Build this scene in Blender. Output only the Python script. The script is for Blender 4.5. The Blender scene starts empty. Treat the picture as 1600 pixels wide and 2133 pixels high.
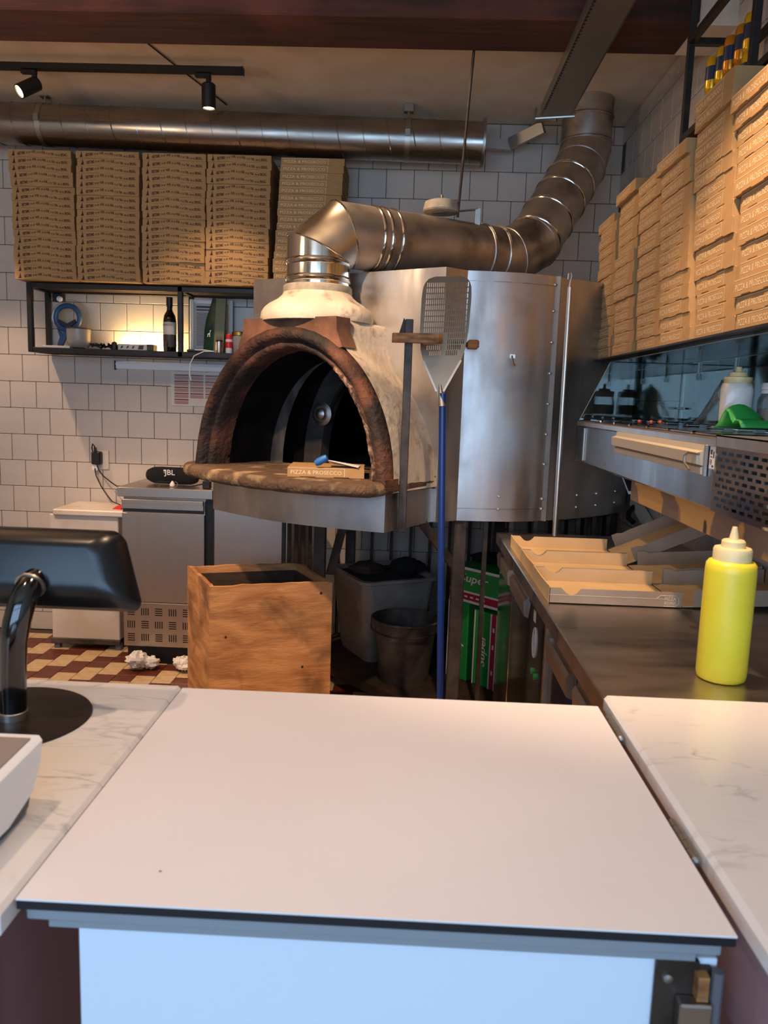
import bpy, math, random
from mathutils import Vector, Matrix
import numpy as np
random.seed(7)
S = bpy.context.scene
COL = S.collection

# ------------------------------------------------------------------ camera, world, light
cd = bpy.data.cameras.new('camera'); cam = bpy.data.objects.new('camera', cd); COL.objects.link(cam)
cd.sensor_fit = 'HORIZONTAL'; cd.sensor_width = 36.0; cd.lens = 36.0 * 1640 / 1600
cd.clip_start = .02
p_, a_, r_ = 0.143087, 0.029633, 0.0335
Fv = Vector((-math.sin(a_) * math.cos(p_), math.cos(a_) * math.cos(p_), -math.sin(p_)))
R0 = Vector((math.cos(a_), math.sin(a_), 0)); U0 = R0.cross(Fv)
Rv = math.cos(r_) * R0 + math.sin(r_) * U0; Uv = Rv.cross(Fv)
m4 = Matrix((Rv, Uv, -Fv)).transposed().to_4x4(); m4.translation = Vector((0, 0, 1.42))
cam.matrix_world = m4
S.camera = cam
cd.dof.use_dof = True; cd.dof.focus_distance = 3.0; cd.dof.aperture_fstop = 11.0

w = bpy.data.worlds.new('world'); S.world = w; w.use_nodes = True
w.node_tree.nodes['Background'].inputs[0].default_value = (.62, .78, 1, 1)
w.node_tree.nodes['Background'].inputs[1].default_value = .6
S.view_settings.view_transform = 'Standard'; S.view_settings.look = 'None'
S.view_settings.gamma = 1; S.view_settings.use_curve_mapping = False
S.view_settings.exposure = 0.25

def area(name, loc, target, sx, sy, power, col):
    l = bpy.data.lights.new(name, 'AREA'); l.shape = 'RECTANGLE'; l.size = sx; l.size_y = sy
    l.energy = power; l.color = col
    o = bpy.data.objects.new(name, l); COL.objects.link(o); o.location = loc
    o.rotation_euler = (Vector(target) - Vector(loc)).to_track_quat('-Z', 'Y').to_euler()
    return o
def spot(name, loc, target, power, angle, col, blend=.35, r=.03):
    l = bpy.data.lights.new(name, 'SPOT'); l.energy = power; l.spot_size = math.radians(angle)
    l.spot_blend = blend; l.color = col; l.shadow_soft_size = r
    o = bpy.data.objects.new(name, l); COL.objects.link(o); o.location = loc
    o.rotation_euler = (Vector(target) - Vector(loc)).to_track_quat('-Z', 'Y').to_euler()
    return o
WARM = (1.0, .67, .43)
DAY = (.43, .67, 1.0)
area('window_daylight', (-.6, -1.72, 1.72), (-.5, 2, 1.25), 2.9, 1.9, 86, DAY)
# added ceiling, flap and left fills; ceiling spots of the front rail (out of frame)
area('ceiling_fill', (-1.9, 2.0, 2.25), (-1.75, 2.15, 2.9), .4, .3, 12, WARM)  # unseen light added to warm and brighten the ceiling
spot('fill_flap', (-.05, 1.25, 2.7), (.0, .95, .92), 43, 76, WARM, .8)  # added overhead fill that brightens the flap
spot('spot_oven', (-.75, 1.6, 2.72), (-.37, 3.05, 1.74), 235, 24, WARM, .5)
spot('spot_oven_mouth', (-.95, 1.7, 2.72), (-.42, 2.72, .75), 255, 46, WARM, .6)
spot('spot_right_shelf', (-.4, 3.1, 2.72), (.8, 3.1, 1.65), 46, 92, WARM, .8)
spot('fill_left', (-1.75, 2.2, 2.72), (-1.3, 3.75, .3), 140, 62, WARM, .8)  # added fill that brightens the floor and fridges at lower left
spot('spot_oven_right', (.62, 1.5, 2.72), (.02, 2.95, 1.3), 95, 36, WARM, .7)
spot('spot_counter', (.35, 1.55, 2.72), (.55, 2.1, .9), 125, 70, WARM, .6)
spot('spot_till', (-.9, .9, 2.72), (-.55, 1.0, .92), 34, 60, WARM, .7)

# ------------------------------------------------------------------ helpers
def lin(h):
    h = h.lstrip('#'); c = [int(h[i:i + 2], 16) / 255 for i in (0, 2, 4)]
    return tuple((x / 12.92 if x <= .04045 else ((x + .055) / 1.055) ** 2.4) for x in c) + (1,)
def N(nt, t, **kw):
    n = nt.nodes.new(t)
    for k, v in kw.items():
        if k in n.inputs: n.inputs[k].default_value = v
        else: setattr(n, k, v)
    return n
def M(name, c, rough=.5, metal=0, c2=None, scale=8, stretch=(1, 1, 1), lo=.35, hi=.65, detail=4, bump=0, bscale=None,
      bstretch=None, rvar=0, c3=None, s3=3, lo3=.5, hi3=.7, coat=0, emit=None, es=0, trans=0, distort=0, spec=None):
    """principled material; c2 / c3 mix in through noise in object space"""
    m = bpy.data.materials.new(name); m.use_nodes = True; nt = m.node_tree; b = nt.nodes['Principled BSDF']
    col = lin(c) if isinstance(c, str) else c
    b.inputs['Base Color'].default_value = col; b.inputs['Roughness'].default_value = rough
    b.inputs['Metallic'].default_value = metal; b.inputs['Coat Weight'].default_value = coat
    b.inputs['Transmission Weight'].default_value = trans
    if spec is not None: b.inputs['Specular IOR Level'].default_value = spec
    if emit: b.inputs['Emission Color'].default_value = lin(emit); b.inputs['Emission Strength'].default_value = es
    tc = N(nt, 'ShaderNodeTexCoord')
    def noise(sc, st, lo, hi, det=4):
        mp = N(nt, 'ShaderNodeMapping'); mp.inputs['Scale'].default_value = st
        nt.links.new(tc.outputs['Object'], mp.inputs[0])
        nz = N(nt, 'ShaderNodeTexNoise', Scale=sc, Detail=det, Distortion=distort)
        nt.links.new(mp.outputs[0], nz.inputs['Vector'])
        mr = N(nt, 'ShaderNodeMapRange'); mr.inputs[1].default_value = lo; mr.inputs[2].default_value = hi
        nt.links.new(nz.outputs['Fac'], mr.inputs[0]); return nz, mr
    if c2:
        nz, mr = noise(scale, stretch, lo, hi, detail)
        mx = N(nt, 'ShaderNodeMix', data_type='RGBA'); mx.inputs[6].default_value = col; mx.inputs[7].default_value = lin(c2)
        nt.links.new(mr.outputs[0], mx.inputs[0]); out = mx.outputs[2]
        if rvar:
            ma = N(nt, 'ShaderNodeMapRange'); ma.inputs[3].default_value = max(.02, rough - rvar); ma.inputs[4].default_value = rough + rvar
            nt.links.new(mr.outputs[0], ma.inputs[0]); nt.links.new(ma.outputs[0], b.inputs['Roughness'])
        if c3:
            nz3, mr3 = noise(s3, (1, 1, 1), lo3, hi3, 5)
            mx3 = N(nt, 'ShaderNodeMix', data_type='RGBA'); mx3.inputs[7].default_value = lin(c3)
            nt.links.new(out, mx3.inputs[6]); nt.links.new(mr3.outputs[0], mx3.inputs[0]); out = mx3.outputs[2]
        nt.links.new(out, b.inputs['Base Color'])
    if bump:
        nzb, mrb = noise(bscale or scale, bstretch or stretch, 0, 1, 5)
        bp = N(nt, 'ShaderNodeBump', Strength=min(1, bump), Distance=.004 * max(1, bump * 2))
        nt.links.new(nzb.outputs['Fac'], bp.inputs['Height']); nt.links.new(bp.outputs[0], b.inputs['Normal'])
    return m
def glass(name, tint='#ffffff', gloss=.12, rough=.02):
    m = bpy.data.materials.new(name); m.use_nodes = True; nt = m.node_tree
    nt.nodes.remove(nt.nodes['Principled BSDF'])
    t = N(nt, 'ShaderNodeBsdfTransparent', Color=lin(tint)); g = N(nt, 'ShaderNodeBsdfGlossy', Roughness=rough)
    fr = N(nt, 'ShaderNodeLayerWeight', Blend=.25)
    mr = N(nt, 'ShaderNodeMapRange'); mr.inputs[3].default_value = gloss; mr.inputs[4].default_value = .7
    nt.links.new(fr.outputs['Fresnel'], mr.inputs[0])
    mx = N(nt, 'ShaderNodeMixShader'); nt.links.new(mr.outputs[0], mx.inputs[0]); nt.links.new(t.outputs[0], mx.inputs[1]); nt.links.new(g.outputs[0], mx.inputs[2])
    nt.links.new(mx.outputs[0], nt.nodes['Material Output'].inputs[0]); return m

V = Vector
_txt = {}
def textgeo(s, off=.012):
    if (s, off) in _txt: return _txt[(s, off)]
    c = bpy.data.curves.new('t', 'FONT'); c.body = s; c.size = 1; c.resolution_u = 2; c.offset = off
    o = bpy.data.objects.new('t', c); COL.objects.link(o); bpy.context.view_layer.update()
    me = o.evaluated_get(bpy.context.evaluated_depsgraph_get()).to_mesh()
    vs = [(v.co.x, v.co.y) for v in me.vertices]; fs = [tuple(p.vertices) for p in me.polygons]
    bpy.data.objects.remove(o); bpy.data.curves.remove(c)
    x0 = min(v[0] for v in vs); y0 = min(v[1] for v in vs); x1 = max(v[0] for v in vs); y1 = max(v[1] for v in vs)
    _txt[(s, off)] = ([((x - x0) / (x1 - x0), (y - y0) / (y1 - y0)) for x, y in vs], fs); return _txt[(s, off)]

class MB:
    def __init__(s): s.v = []; s.f = []; s.m = []
    def add(s, vs, fs, m=0):
        o = len(s.v); s.v += [tuple(v) for v in vs]; s.f += [tuple(i + o for i in f) for f in fs]; s.m += [m] * len(fs); return s
    def box(s, x0, x1, y0, y1, z0, z1, m=0, ch=0, mat=None):
        x0, x1 = min(x0, x1), max(x0, x1); y0, y1 = min(y0, y1), max(y0, y1); z0, z1 = min(z0, z1), max(z0, z1)
        if not ch:
            vs = [(x, y, z) for z in (z0, z1) for y in (y0, y1) for x in (x0, x1)]
            fs = [(0, 2, 3, 1), (4, 5, 7, 6), (0, 1, 5, 4), (2, 6, 7, 3), (0, 4, 6, 2), (1, 3, 7, 5)]
        else:
            vs = []; idx = {}
            c = ((x0 + x1) / 2, (y0 + y1) / 2, (z0 + z1) / 2); h = ((x1 - x0) / 2, (y1 - y0) / 2, (z1 - z0) / 2)
            for sx in (-1, 1):
                for sy in (-1, 1):
                    for sz in (-1, 1):
                        sg = (sx, sy, sz)
                        for a in range(3):
                            idx[(sg, a)] = len(vs)
                            vs.append(tuple(c[k] + sg[k] * (h[k] - (0 if k == a else ch)) for k in range(3)))
            fs = []
            for a in range(3):
                b, d = (a + 1) % 3, (a + 2) % 3
                for sa in (-1, 1):
                    def g(sb, sd, ax=a):
                        q = [0, 0, 0]; q[a] = sa; q[b] = sb; q[d] = sd; return idx[(tuple(q), ax)]
                    f = [g(-1, -1), g(1, -1), g(1, 1), g(-1, 1)]
                    fs.append(tuple(f if sa > 0 else f[::-1]))
                for sb in (-1, 1):
                    for sd in (-1, 1):
                        def q3(sa):
                            q = [0, 0, 0]; q[a] = sa; q[b] = sb; q[d] = sd; return tuple(q)
                        f = [idx[(q3(-1), b)], idx[(q3(1), b)], idx[(q3(1), d)], idx[(q3(-1), d)]]
                        fs.append(tuple(f if sb * sd > 0 else f[::-1]))
            for sx in (-1, 1):
                for sy in (-1, 1):
                    for sz in (-1, 1):
                        f = [idx[((sx, sy, sz), k)] for k in range(3)]
                        fs.append(tuple(f if sx * sy * sz > 0 else f[::-1]))
        if mat is not None: vs = [tuple(mat @ V(v)) for v in vs]
        return s.add(vs, fs, m)
    def loft(s, rings, m=0, caps=True, closed=True):
        n = len(rings[0]); vs = [p for r in rings for p in r]; fs = []
        for i in range(len(rings) - 1):
            for j in range(n if closed else n - 1):
                k = (j + 1) % n; fs.append((i * n + j, i * n + k, (i + 1) * n + k, (i + 1) * n + j))
        if caps: fs.append(tuple(range(n))[::-1]); fs.append(tuple((len(rings) - 1) * n + j for j in range(n)))
        return s.add(vs, fs, m)
    def lathe(s, prof, c=(0, 0, 0), seg=24, m=0, axis=None, caps=True):
        c = V(c); q = V((0, 0, 1)).rotation_difference(V(axis)) if axis is not None else None
        rings = []
        for r, z in prof:
            ring = []
            for j in range(seg):
                a = 2 * math.pi * j / seg; p = V((r * math.cos(a), r * math.sin(a), z))
                if q: p = q @ p
                ring.append(c + p)
            rings.append(ring)
        return s.loft(rings, m, caps)
    def cyl(s, p0, p1, r0, r1=None, seg=16, m=0):
        p0, p1 = V(p0), V(p1); return s.lathe([(r0, 0), (r0 if r1 is None else r1, (p1 - p0).length)], p0, seg, m, (p1 - p0).normalized())
    def tube(s, pts, r, seg=8, m=0, caps=True, closed=False):
        pts = [V(p) for p in pts]; n = len(pts); rr = r if isinstance(r, (list, tuple)) else [r] * n
        rings = []; up = None
        for i in range(n):
            if closed: t = (pts[(i + 1) % n] - pts[i - 1]).normalized()
            else: t = ((pts[min(i + 1, n - 1)] - pts[max(i - 1, 0)])).normalized()
            if up is None:
                up = V((0, 0, 1)) if abs(t.z) < .9 else V((1, 0, 0))
            up = (up - t * up.dot(t)).normalized(); sd = t.cross(up)
            rings.append([pts[i] + rr[i] * (math.cos(2 * math.pi * j / seg) * up + math.sin(2 * math.pi * j / seg) * sd) for j in range(seg)])
        if closed: rings.append(rings[0]); caps = False
        return s.loft(rings, m, caps)
    def prism(s, poly, O, U, W, D, m=0):
        """poly of (u,w) in plane O,U,W pushed along vector D"""
        O, U, W, D = V(O), V(U), V(W), V(D)
        a = [O + U * p[0] + W * p[1] for p in poly]; return s.loft([a, [p + D for p in a]], m)
    def strip(s, p0, p1, wd, th, m=0, up=(0, 0, 1)):
        """flat bar from p0 to p1, width wd across, thickness th along up"""
        p0, p1 = V(p0), V(p1); t = (p1 - p0).normalized(); sd = t.cross(V(up)).normalized(); n = sd.cross(t)
        r = [sd * wd / 2 * a + n * th / 2 * b for a, b in ((-1, -1), (1, -1), (1, 1), (-1, 1))]
        return s.loft([[p0 + q for q in r], [p1 + q for q in r]], m)
    def text(s, t, O, U, W, width, height, m=0, f=None, off=.012):
        vs, fs = textgeo(t, off); O, U, W = V(O), V(U), V(W); out = []
        for x, y in vs:
            x *= width; y *= height
            if f: x, y = f(x, y)
            out.append(O + U * x + W * y)
        return s.add(out, fs, m)
    def perf(s, O, U, W, Nn, w, h, rows, th, m=0):
        """panel w x h with rectangular holes; rows = [(v0,v1,[(u0,u1)..])] bottom to top"""
        def b(u0, u1, v0, v1):
            if u1 - u0 > 1e-5 and v1 - v0 > 1e-5:
                s.prism([(u0, v0), (u1, v0), (u1, v1), (u0, v1)], O, U, W, V(Nn) * th, m)
        v = 0
        for v0, v1, hs in rows:
            b(0, w, v, v0); uu = 0
            for a, c in hs: b(uu, a, v0, v1); uu = c
            b(uu, w, v0, v1); v = v1
        b(0, w, v, h); return s
    def build(s, name, mats, parent=None, smooth=35, local=None):
        me = bpy.data.meshes.new(name); vs = np.array(s.v, float).reshape(-1, 3)
        o = bpy.data.objects.new(name, me); COL.objects.link(o)
        if parent is None and local is None:
            base = V(((vs[:, 0].min() + vs[:, 0].max()) / 2, (vs[:, 1].min() + vs[:, 1].max()) / 2, vs[:, 2].min()))
            o.location = base; vs = vs - np.array(base)
        me.from_pydata([tuple(v) for v in vs], [], s.f)
        for x in (mats if isinstance(mats, (list, tuple)) else [mats]): me.materials.append(x)
        me.polygons.foreach_set('material_index', s.m)
        import bmesh
        bm = bmesh.new(); bm.from_mesh(me); bmesh.ops.recalc_face_normals(bm, faces=bm.faces); bm.to_mesh(me); bm.free()
        if smooth:
            me.polygons.foreach_set('use_smooth', [True] * len(me.polygons)); me.set_sharp_from_angle(angle=math.radians(smooth))
        me.update()
        if parent is not None:
            o.parent = parent
            if local is None:
                # parts keep world coordinates; a nested part's parent already sits at the world origin
                if parent.parent is None: o.matrix_parent_inverse = Matrix.Translation(-parent.location)
        return o
def tag(o, label, cat, group=None, kind=None):
    o['label'] = label; o['category'] = cat
    if group: o['group'] = group
    if kind: o['kind'] = kind
    return o
def thing(name, loc, label, cat, group=None):
    o = bpy.data.objects.new(name, None); COL.objects.link(o); o.location = loc; o.empty_display_size = .05
    return tag(o, label, cat, group)
def struct(o): o['kind'] = 'structure'; return o
def inst(src, name, parent, loc, rotz=0):
    o = src.copy(); o.name = name; COL.objects.link(o); o.parent = parent
    o.matrix_parent_inverse = Matrix.Translation(-parent.location); o.location = loc; o.rotation_euler = (0, 0, rotz); return o
ORD = ['first', 'second', 'third', 'fourth', 'fifth', 'sixth', 'seventh', 'eighth', 'ninth', 'tenth', 'eleventh', 'twelfth', 'thirteenth',
       'fourteenth', 'fifteenth', 'sixteenth', 'seventeenth', 'eighteenth', 'nineteenth', 'twentieth']
def arc(n, a0, a1): return [a0 + (a1 - a0) * i / n for i in range(n + 1)]

# ------------------------------------------------------------------ materials
T = {}
T['plaster'] = M('plaster', '#e4d3bc', .9, c2='#d9c6ad', scale=6, bump=.15, bscale=60)
T['tile'] = M('tile', '#cabfb3', .25, c2='#c0b4a7', scale=5, lo=.3, hi=.7, rvar=.05)
T['grout'] = M('grout', '#5e534c', .9)
T['ftile_cream'] = M('ftile_cream', '#cfb48d', .4, c2='#bd9f78', scale=25)
T['ftile_brown'] = M('ftile_brown', '#6b3422', .4, c2='#57281a', scale=25)
T['fgrout'] = M('fgrout', '#4b3a30', .9)
T['beam'] = M('beam', '#4a2216', .8, c2='#2c130d', scale=6, stretch=(.4, 6, 6), bump=.4, c3='#5e3020', s3=2.2, lo3=.55, hi3=.75)
T['black'] = M('black', '#0b0b0c', .5)
T['blackmetal'] = M('blackmetal', '#1d1b1a', .45, .3, c2='#2a2522', scale=20)
T['gloss_black'] = M('gloss_black', '#07090c', .12, coat=.6)
T['dark_soot'] = M('dark_soot', '#070605', .95, c2='#15100c', scale=9, detail=8, lo=.45, hi=.7, bump=.8, bscale=30, spec=.1)
T['dark_plate'] = M('dark_plate', '#17110f', .35, c2='#241c19', scale=60)
T['kraft'] = M('kraft', '#aa8556', .85, c2='#9c794b', scale=7, detail=6, lo=.3, hi=.7)
T['kraft_front'] = M('kraft_front', '#ad8858', .85, c2='#9f7b4e', scale=9)
T['ink_brown'] = M('ink_brown', '#3c1c10', .9)
T['ink_cream'] = M('ink_cream', '#e3cca4', .85)
T['kraft_warm_lit'] = M('kraft_warm_lit', '#d2b283', .85, c2='#c7a778', scale=9)  # inner faces: warm lamp light painted into the board colour
T['kraft_day_lit'] = M('kraft_day_lit', '#a8917a', .85, c2='#9d8670', scale=9)  # outer faces: same board, cool daylight painted into the colour
T['slot'] = M('slot', '#1c0f08', .95)
T['steel'] = M('steel', '#d0c3b6', .36, 1, c2='#bbaFa3', scale=3, stretch=(5, 5, .5), lo=.2, hi=.85, rvar=.03)
T['steel_dull'] = M('steel_dull', '#bdbab6', .33, 1, c2='#979390', scale=2.2, stretch=(1.2, 1.2, .8), rvar=.1, detail=6)
T['steel_oven'] = M('steel_oven', '#dad7d4', .4, 1, c2='#c0bdba', scale=3.5, stretch=(3, 3, .7), rvar=.12, detail=8, c3='#a8a39d', s3=4.5, lo3=.52, hi3=.78)
T['steel_top'] = M('steel_top', '#d2c8be', .33, 1, c2='#bbb0a5', scale=4, stretch=(1, 3, 1), rvar=.06, c3='#a59a8f', s3=3)
T['steel_mirror'] = M('steel_mirror', '#b5b0ab', .12, 1, c2='#a8a29d', scale=5)
T['flue_light'] = M('flue_light', '#d8cdbb', .3, 1, c2='#c7baa6', scale=9, rvar=.06, bump=.05, bscale=8)
T['peel_alu'] = M('peel_alu', '#ab9d8d', .28, 1, c2='#9e9183', scale=6)
T['chrome'] = M('chrome', '#dcd5c9', .13, 1, bump=.06, bscale=7)
T['flue'] = M('flue', '#ddd5ca', .43, 1, c2='#b3aaa0', scale=6, rvar=.06, c3='#7d756c', s3=5, lo3=.5, hi3=.7)
T['duct'] = M('duct', '#a9a49c', .3, 1, c2='#8d877e', scale=5, stretch=(.6, 3, 3), rvar=.08)
T['zinc'] = M('zinc', '#aaa69e', .4, 1)
T['cast'] = M('cast', '#a59b88', .8, c2='#8e8573', scale=30)
T['plasterhood'] = M('plasterhood', '#d3c5ae', .9, c2='#bfae96', scale=9, detail=8, bump=.7, bscale=38, c3='#7d664a', s3=14, lo3=.58, hi3=.76)
T['terracotta'] = M('terracotta', '#7d4c32', .8, c2='#47291b', scale=7, detail=8, lo=.35, hi=.62, bump=1.3, bscale=55, c3='#1b120d', s3=5, lo3=.40, hi3=.60)
T['stone'] = M('stone', '#5e4631', .85, c2='#33241a', scale=9, detail=8, bump=1.2, bscale=60, c3='#ab9068', s3=9, lo3=.52, hi3=.72)  # pale patches also paint the warm light pool on the shelf
T['brownstone'] = M('brownstone', '#775039', .85, c2='#4c3324', scale=12, bump=.4, bscale=50, c3='#98744f', s3=9, lo3=.6, hi3=.75)
T['grey_stone'] = M('grey_stone', '#302d2b', .9, c2='#1c1a19', scale=14, bump=.4)
T['wood_stained'] = M('wood_stained', '#c28c58', .75, c2='#86552b', scale=4, stretch=(1.2, 1.2, 5), detail=10, lo=.3, hi=.7, bump=.4, bscale=25, c3='#3a2414', s3=4.2, lo3=.52, hi3=.74, distort=.8)
T['wood_dark'] = M('wood_dark', '#3b2819', .85, c2='#22150d', scale=6, stretch=(2, 2, 8), bump=.3)
T['wood_rack'] = M('wood_rack', '#b07b43', .7, c2='#6b3e1d', scale=18, stretch=(1, 1, 3), detail=6)
T['bar_steel'] = M('bar_steel', '#4a3f38', .5, .6, c2='#33291f', scale=14)
T['rust'] = M('rust', '#4a4039', .7, .3, c2='#2b2521', scale=14, c3='#6b6058', s3=7)
T['tablet_black'] = M('tablet_black', '#0a0a0d', .3, spec=.45)
T['white_lam'] = M('white_lam', '#e6e0de', .42, c2='#e2dbd9', scale=3)
T['lam_core'] = M('lam_core', '#12141a', .45)
T['alu_grey'] = M('alu_grey', '#8f979d', .4, .3)
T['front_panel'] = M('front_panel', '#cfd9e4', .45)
T['cab_mauve'] = M('cab_mauve', '#8d7075', .6)
T['cab_blue'] = M('cab_blue', '#7b8893', .5)
T['white_app'] = M('white_app', '#d9cdbf', .4, c2='#c4b6a5', scale=5)
T['white_plastic'] = M('white_plastic', '#e3e3e3', .38)
T['grey_plastic'] = M('grey_plastic', '#5d5b5f', .5)
T['taupe'] = M('taupe', '#8d8078', .45)
T['screen'] = M('screen', '#20242c', .08, coat=.5)
T['blue_paint'] = M('blue_paint', '#132e6c', .3)
T['blue_plastic'] = M('blue_plastic', '#2b67a8', .45)
T['yellow'] = M('yellow', '#eadb3c', .35, c2='#e3cf33', scale=6)
T['cap_plastic'] = M('cap_plastic', '#e6d29a', .4)
T['milky'] = M('milky', '#ece6df', .4)
T['green'] = M('green', '#2f9a45', .4)
T['greenbox'] = M('greenbox', '#1f8a3c', .6)
T['redbox'] = M('redbox', '#a3203a', .6)
T['whitebox'] = M('whitebox', '#dedad6', .6)
T['paper'] = M('paper', '#eae4df', .85, bump=.5, bscale=40)
T['red'] = M('red', '#c8262b', .4)
T['bag_green'] = M('bag_green', '#143a24', .35)
T['bag_olive'] = M('bag_olive', '#6a6a44', .45)
T['bottle_dark'] = M('bottle_dark', '#0b0d0a', .1, coat=.5)
T['lbl'] = M('lbl', '#b9b3ad', .6)
T['lbl_dark'] = M('lbl_dark', '#3b3431', .6)
T['gold'] = M('gold', '#b98a3a', .35, .8)
T['navy'] = M('navy', '#1b2740', .4, .2)
T['can_yellow'] = M('can_yellow', '#d9a412', .25, .5)
T['can_orange'] = M('can_orange', '#c77b14', .25, .5)
T['pinkprint'] = M('pinkprint', '#b98a8a', .3)
T['maroon'] = M('maroon', '#7a3a3e', .3)
T['clear'] = glass('clear', '#f6f6f6', .06)
T['film'] = glass('film', '#fdfbf8', .04, .15)
T['guard'] = glass('guard', '#c6d3cf', .10)
T['frost'] = M('frost', '#b9b1a8', .35, c2='#9b948b', scale=6, trans=.25)
T['bin_milky'] = M('bin_milky', '#968c83', .4, c2='#6f645c', scale=5, c3='#8a5a4a', s3=6, lo3=.6, hi3=.75)
T['rail_beige'] = M('rail_beige', '#b9ab93', .5)
T['steel_unit'] = M('steel_unit', '#9d9a98', .3, 1, c2='#8b8886', scale=4, stretch=(2, 2, .6), rvar=.05)
T['crust'] = M('crust', '#9a8069', .95, c2='#4a3024', scale=40, detail=8, bump=1, bscale=90, lo=.38, hi=.56)
T['blue_ring'] = M('blue_ring', '#2a5078', .45)
T['ember'] = M('ember', '#3a0a06', .9, emit='#7a1206', es=.05)
T['lamp_glow'] = M('lamp_glow', '#fff3dc', .4, emit='#ffe0a8', es=14)
T['led'] = M('led', '#fff0cc', .4, emit='#ffcf7a', es=30)
T['reflect_paint'] = M('reflect_paint', '#c79a5c', .8, c2='#7d685a', scale=7, lo=.48, hi=.52, detail=3, c3='#4d3b30', s3=5, lo3=.64, hi3=.66)  # mottled tan and brown paint a reflection of the open boxes
T['tomato'] = M('tomato', '#8e3426', .35)
T['cloth_black'] = M('cloth_black', '#0e0e10', .95, bump=.6, bscale=30)
# marble with veins
def marble():
    m = M('marble', '#dcd8d5', .18); nt = m.node_tree; b = nt.nodes['Principled BSDF']; tc = nt.nodes['Texture Coordinate']
    mp = N(nt, 'ShaderNodeMapping'); mp.inputs['Scale'].default_value = (2.6, 7, 1); mp.inputs['Rotation'].default_value = (0, 0, .25)
    nt.links.new(tc.outputs['Object'], mp.inputs[0])
    nz = N(nt, 'ShaderNodeTexNoise', Scale=2.2, Detail=9, Distortion=1.4); nt.links.new(mp.outputs[0], nz.inputs['Vector'])
    mth = N(nt, 'ShaderNodeMath', operation='SUBTRACT'); mth.inputs[1].default_value = .5; nt.links.new(nz.outputs['Fac'], mth.inputs[0])
    ab = N(nt, 'ShaderNodeMath', operation='ABSOLUTE'); nt.links.new(mth.outputs[0], ab.inputs[0])
    nz2 = N(nt, 'ShaderNodeTexNoise', Scale=2.6, Detail=3); nt.links.new(mp.outputs[0], nz2.inputs['Vector'])
    mr = N(nt, 'ShaderNodeMapRange'); mr.inputs[1].default_value = .0; mr.inputs[2].default_value = .045; mr.inputs[3].default_value = .62; mr.inputs[4].default_value = 0
    nt.links.new(ab.outputs[0], mr.inputs[0])
    mr2 = N(nt, 'ShaderNodeMapRange'); mr2.inputs[1].default_value = .48; mr2.inputs[2].default_value = .72; nt.links.new(nz2.outputs['Fac'], mr2.inputs[0])
    mu = N(nt, 'ShaderNodeMath', operation='MULTIPLY'); nt.links.new(mr.outputs[0], mu.inputs[0]); nt.links.new(mr2.outputs[0], mu.inputs[1])
    mx = N(nt, 'ShaderNodeMix', data_type='RGBA'); mx.inputs[6].default_value = lin('#e0dbd6'); mx.inputs[7].default_value = lin('#7b787c')
    nt.links.new(mu.outputs[0], mx.inputs[0]); nt.links.new(mx.outputs[2], b.inputs['Base Color']); return m
T['marble'] = marble()

# ------------------------------------------------------------------ room shell
YW, XR, ZC = 4.455, 1.075, 2.885
XL, YF = -3.3, -1.6
fl = struct(MB().box(XL - .1, XR + .1, YF - .1, YW + .1, -.1, -.004).build('floor', T['fgrout']))
cl = struct(MB().box(XL - .1, XR + .1, YF - .1, YW + .1, ZC, ZC + .1).build('ceiling', T['plaster']))
wb = struct(MB().box(XL - .1, XR + .1, YW, YW + .12, 0, ZC).build('wall_back', T['grout']))
wr = struct(MB().box(XR, XR + .12, YF, YW, 0, ZC).build('wall_right', T['grout']))
wl = struct(MB().box(XL - .12, XL, YF, YW, 0, ZC).build('wall_left', T['plaster']))
wf = MB()
wx0, wx1, wz0, wz1 = -2.3, .95, .55, 2.6
wf.box(XL, XR, YF - .12, YF, 0, wz0).box(XL, XR, YF - .12, YF, wz1, ZC).box(XL, wx0, YF - .12, YF, wz0, wz1).box(wx1, XR, YF - .12, YF, wz0, wz1)
struct(wf.build('wall_front', T['plaster']))
wi = MB()
for x in (wx0, (2 * wx0 + wx1) / 3, (wx0 + 2 * wx1) / 3, wx1): wi.box(x - .03, x + .03, YF - .08, YF - .02, wz0, wz1)
for z in (wz0 + .03, 2.1, wz1 - .03): wi.box(wx0, wx1, YF - .075, YF - .025, z - .03, z + .03)
struct(wi.build('window_1', T['blackmetal']))

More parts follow.
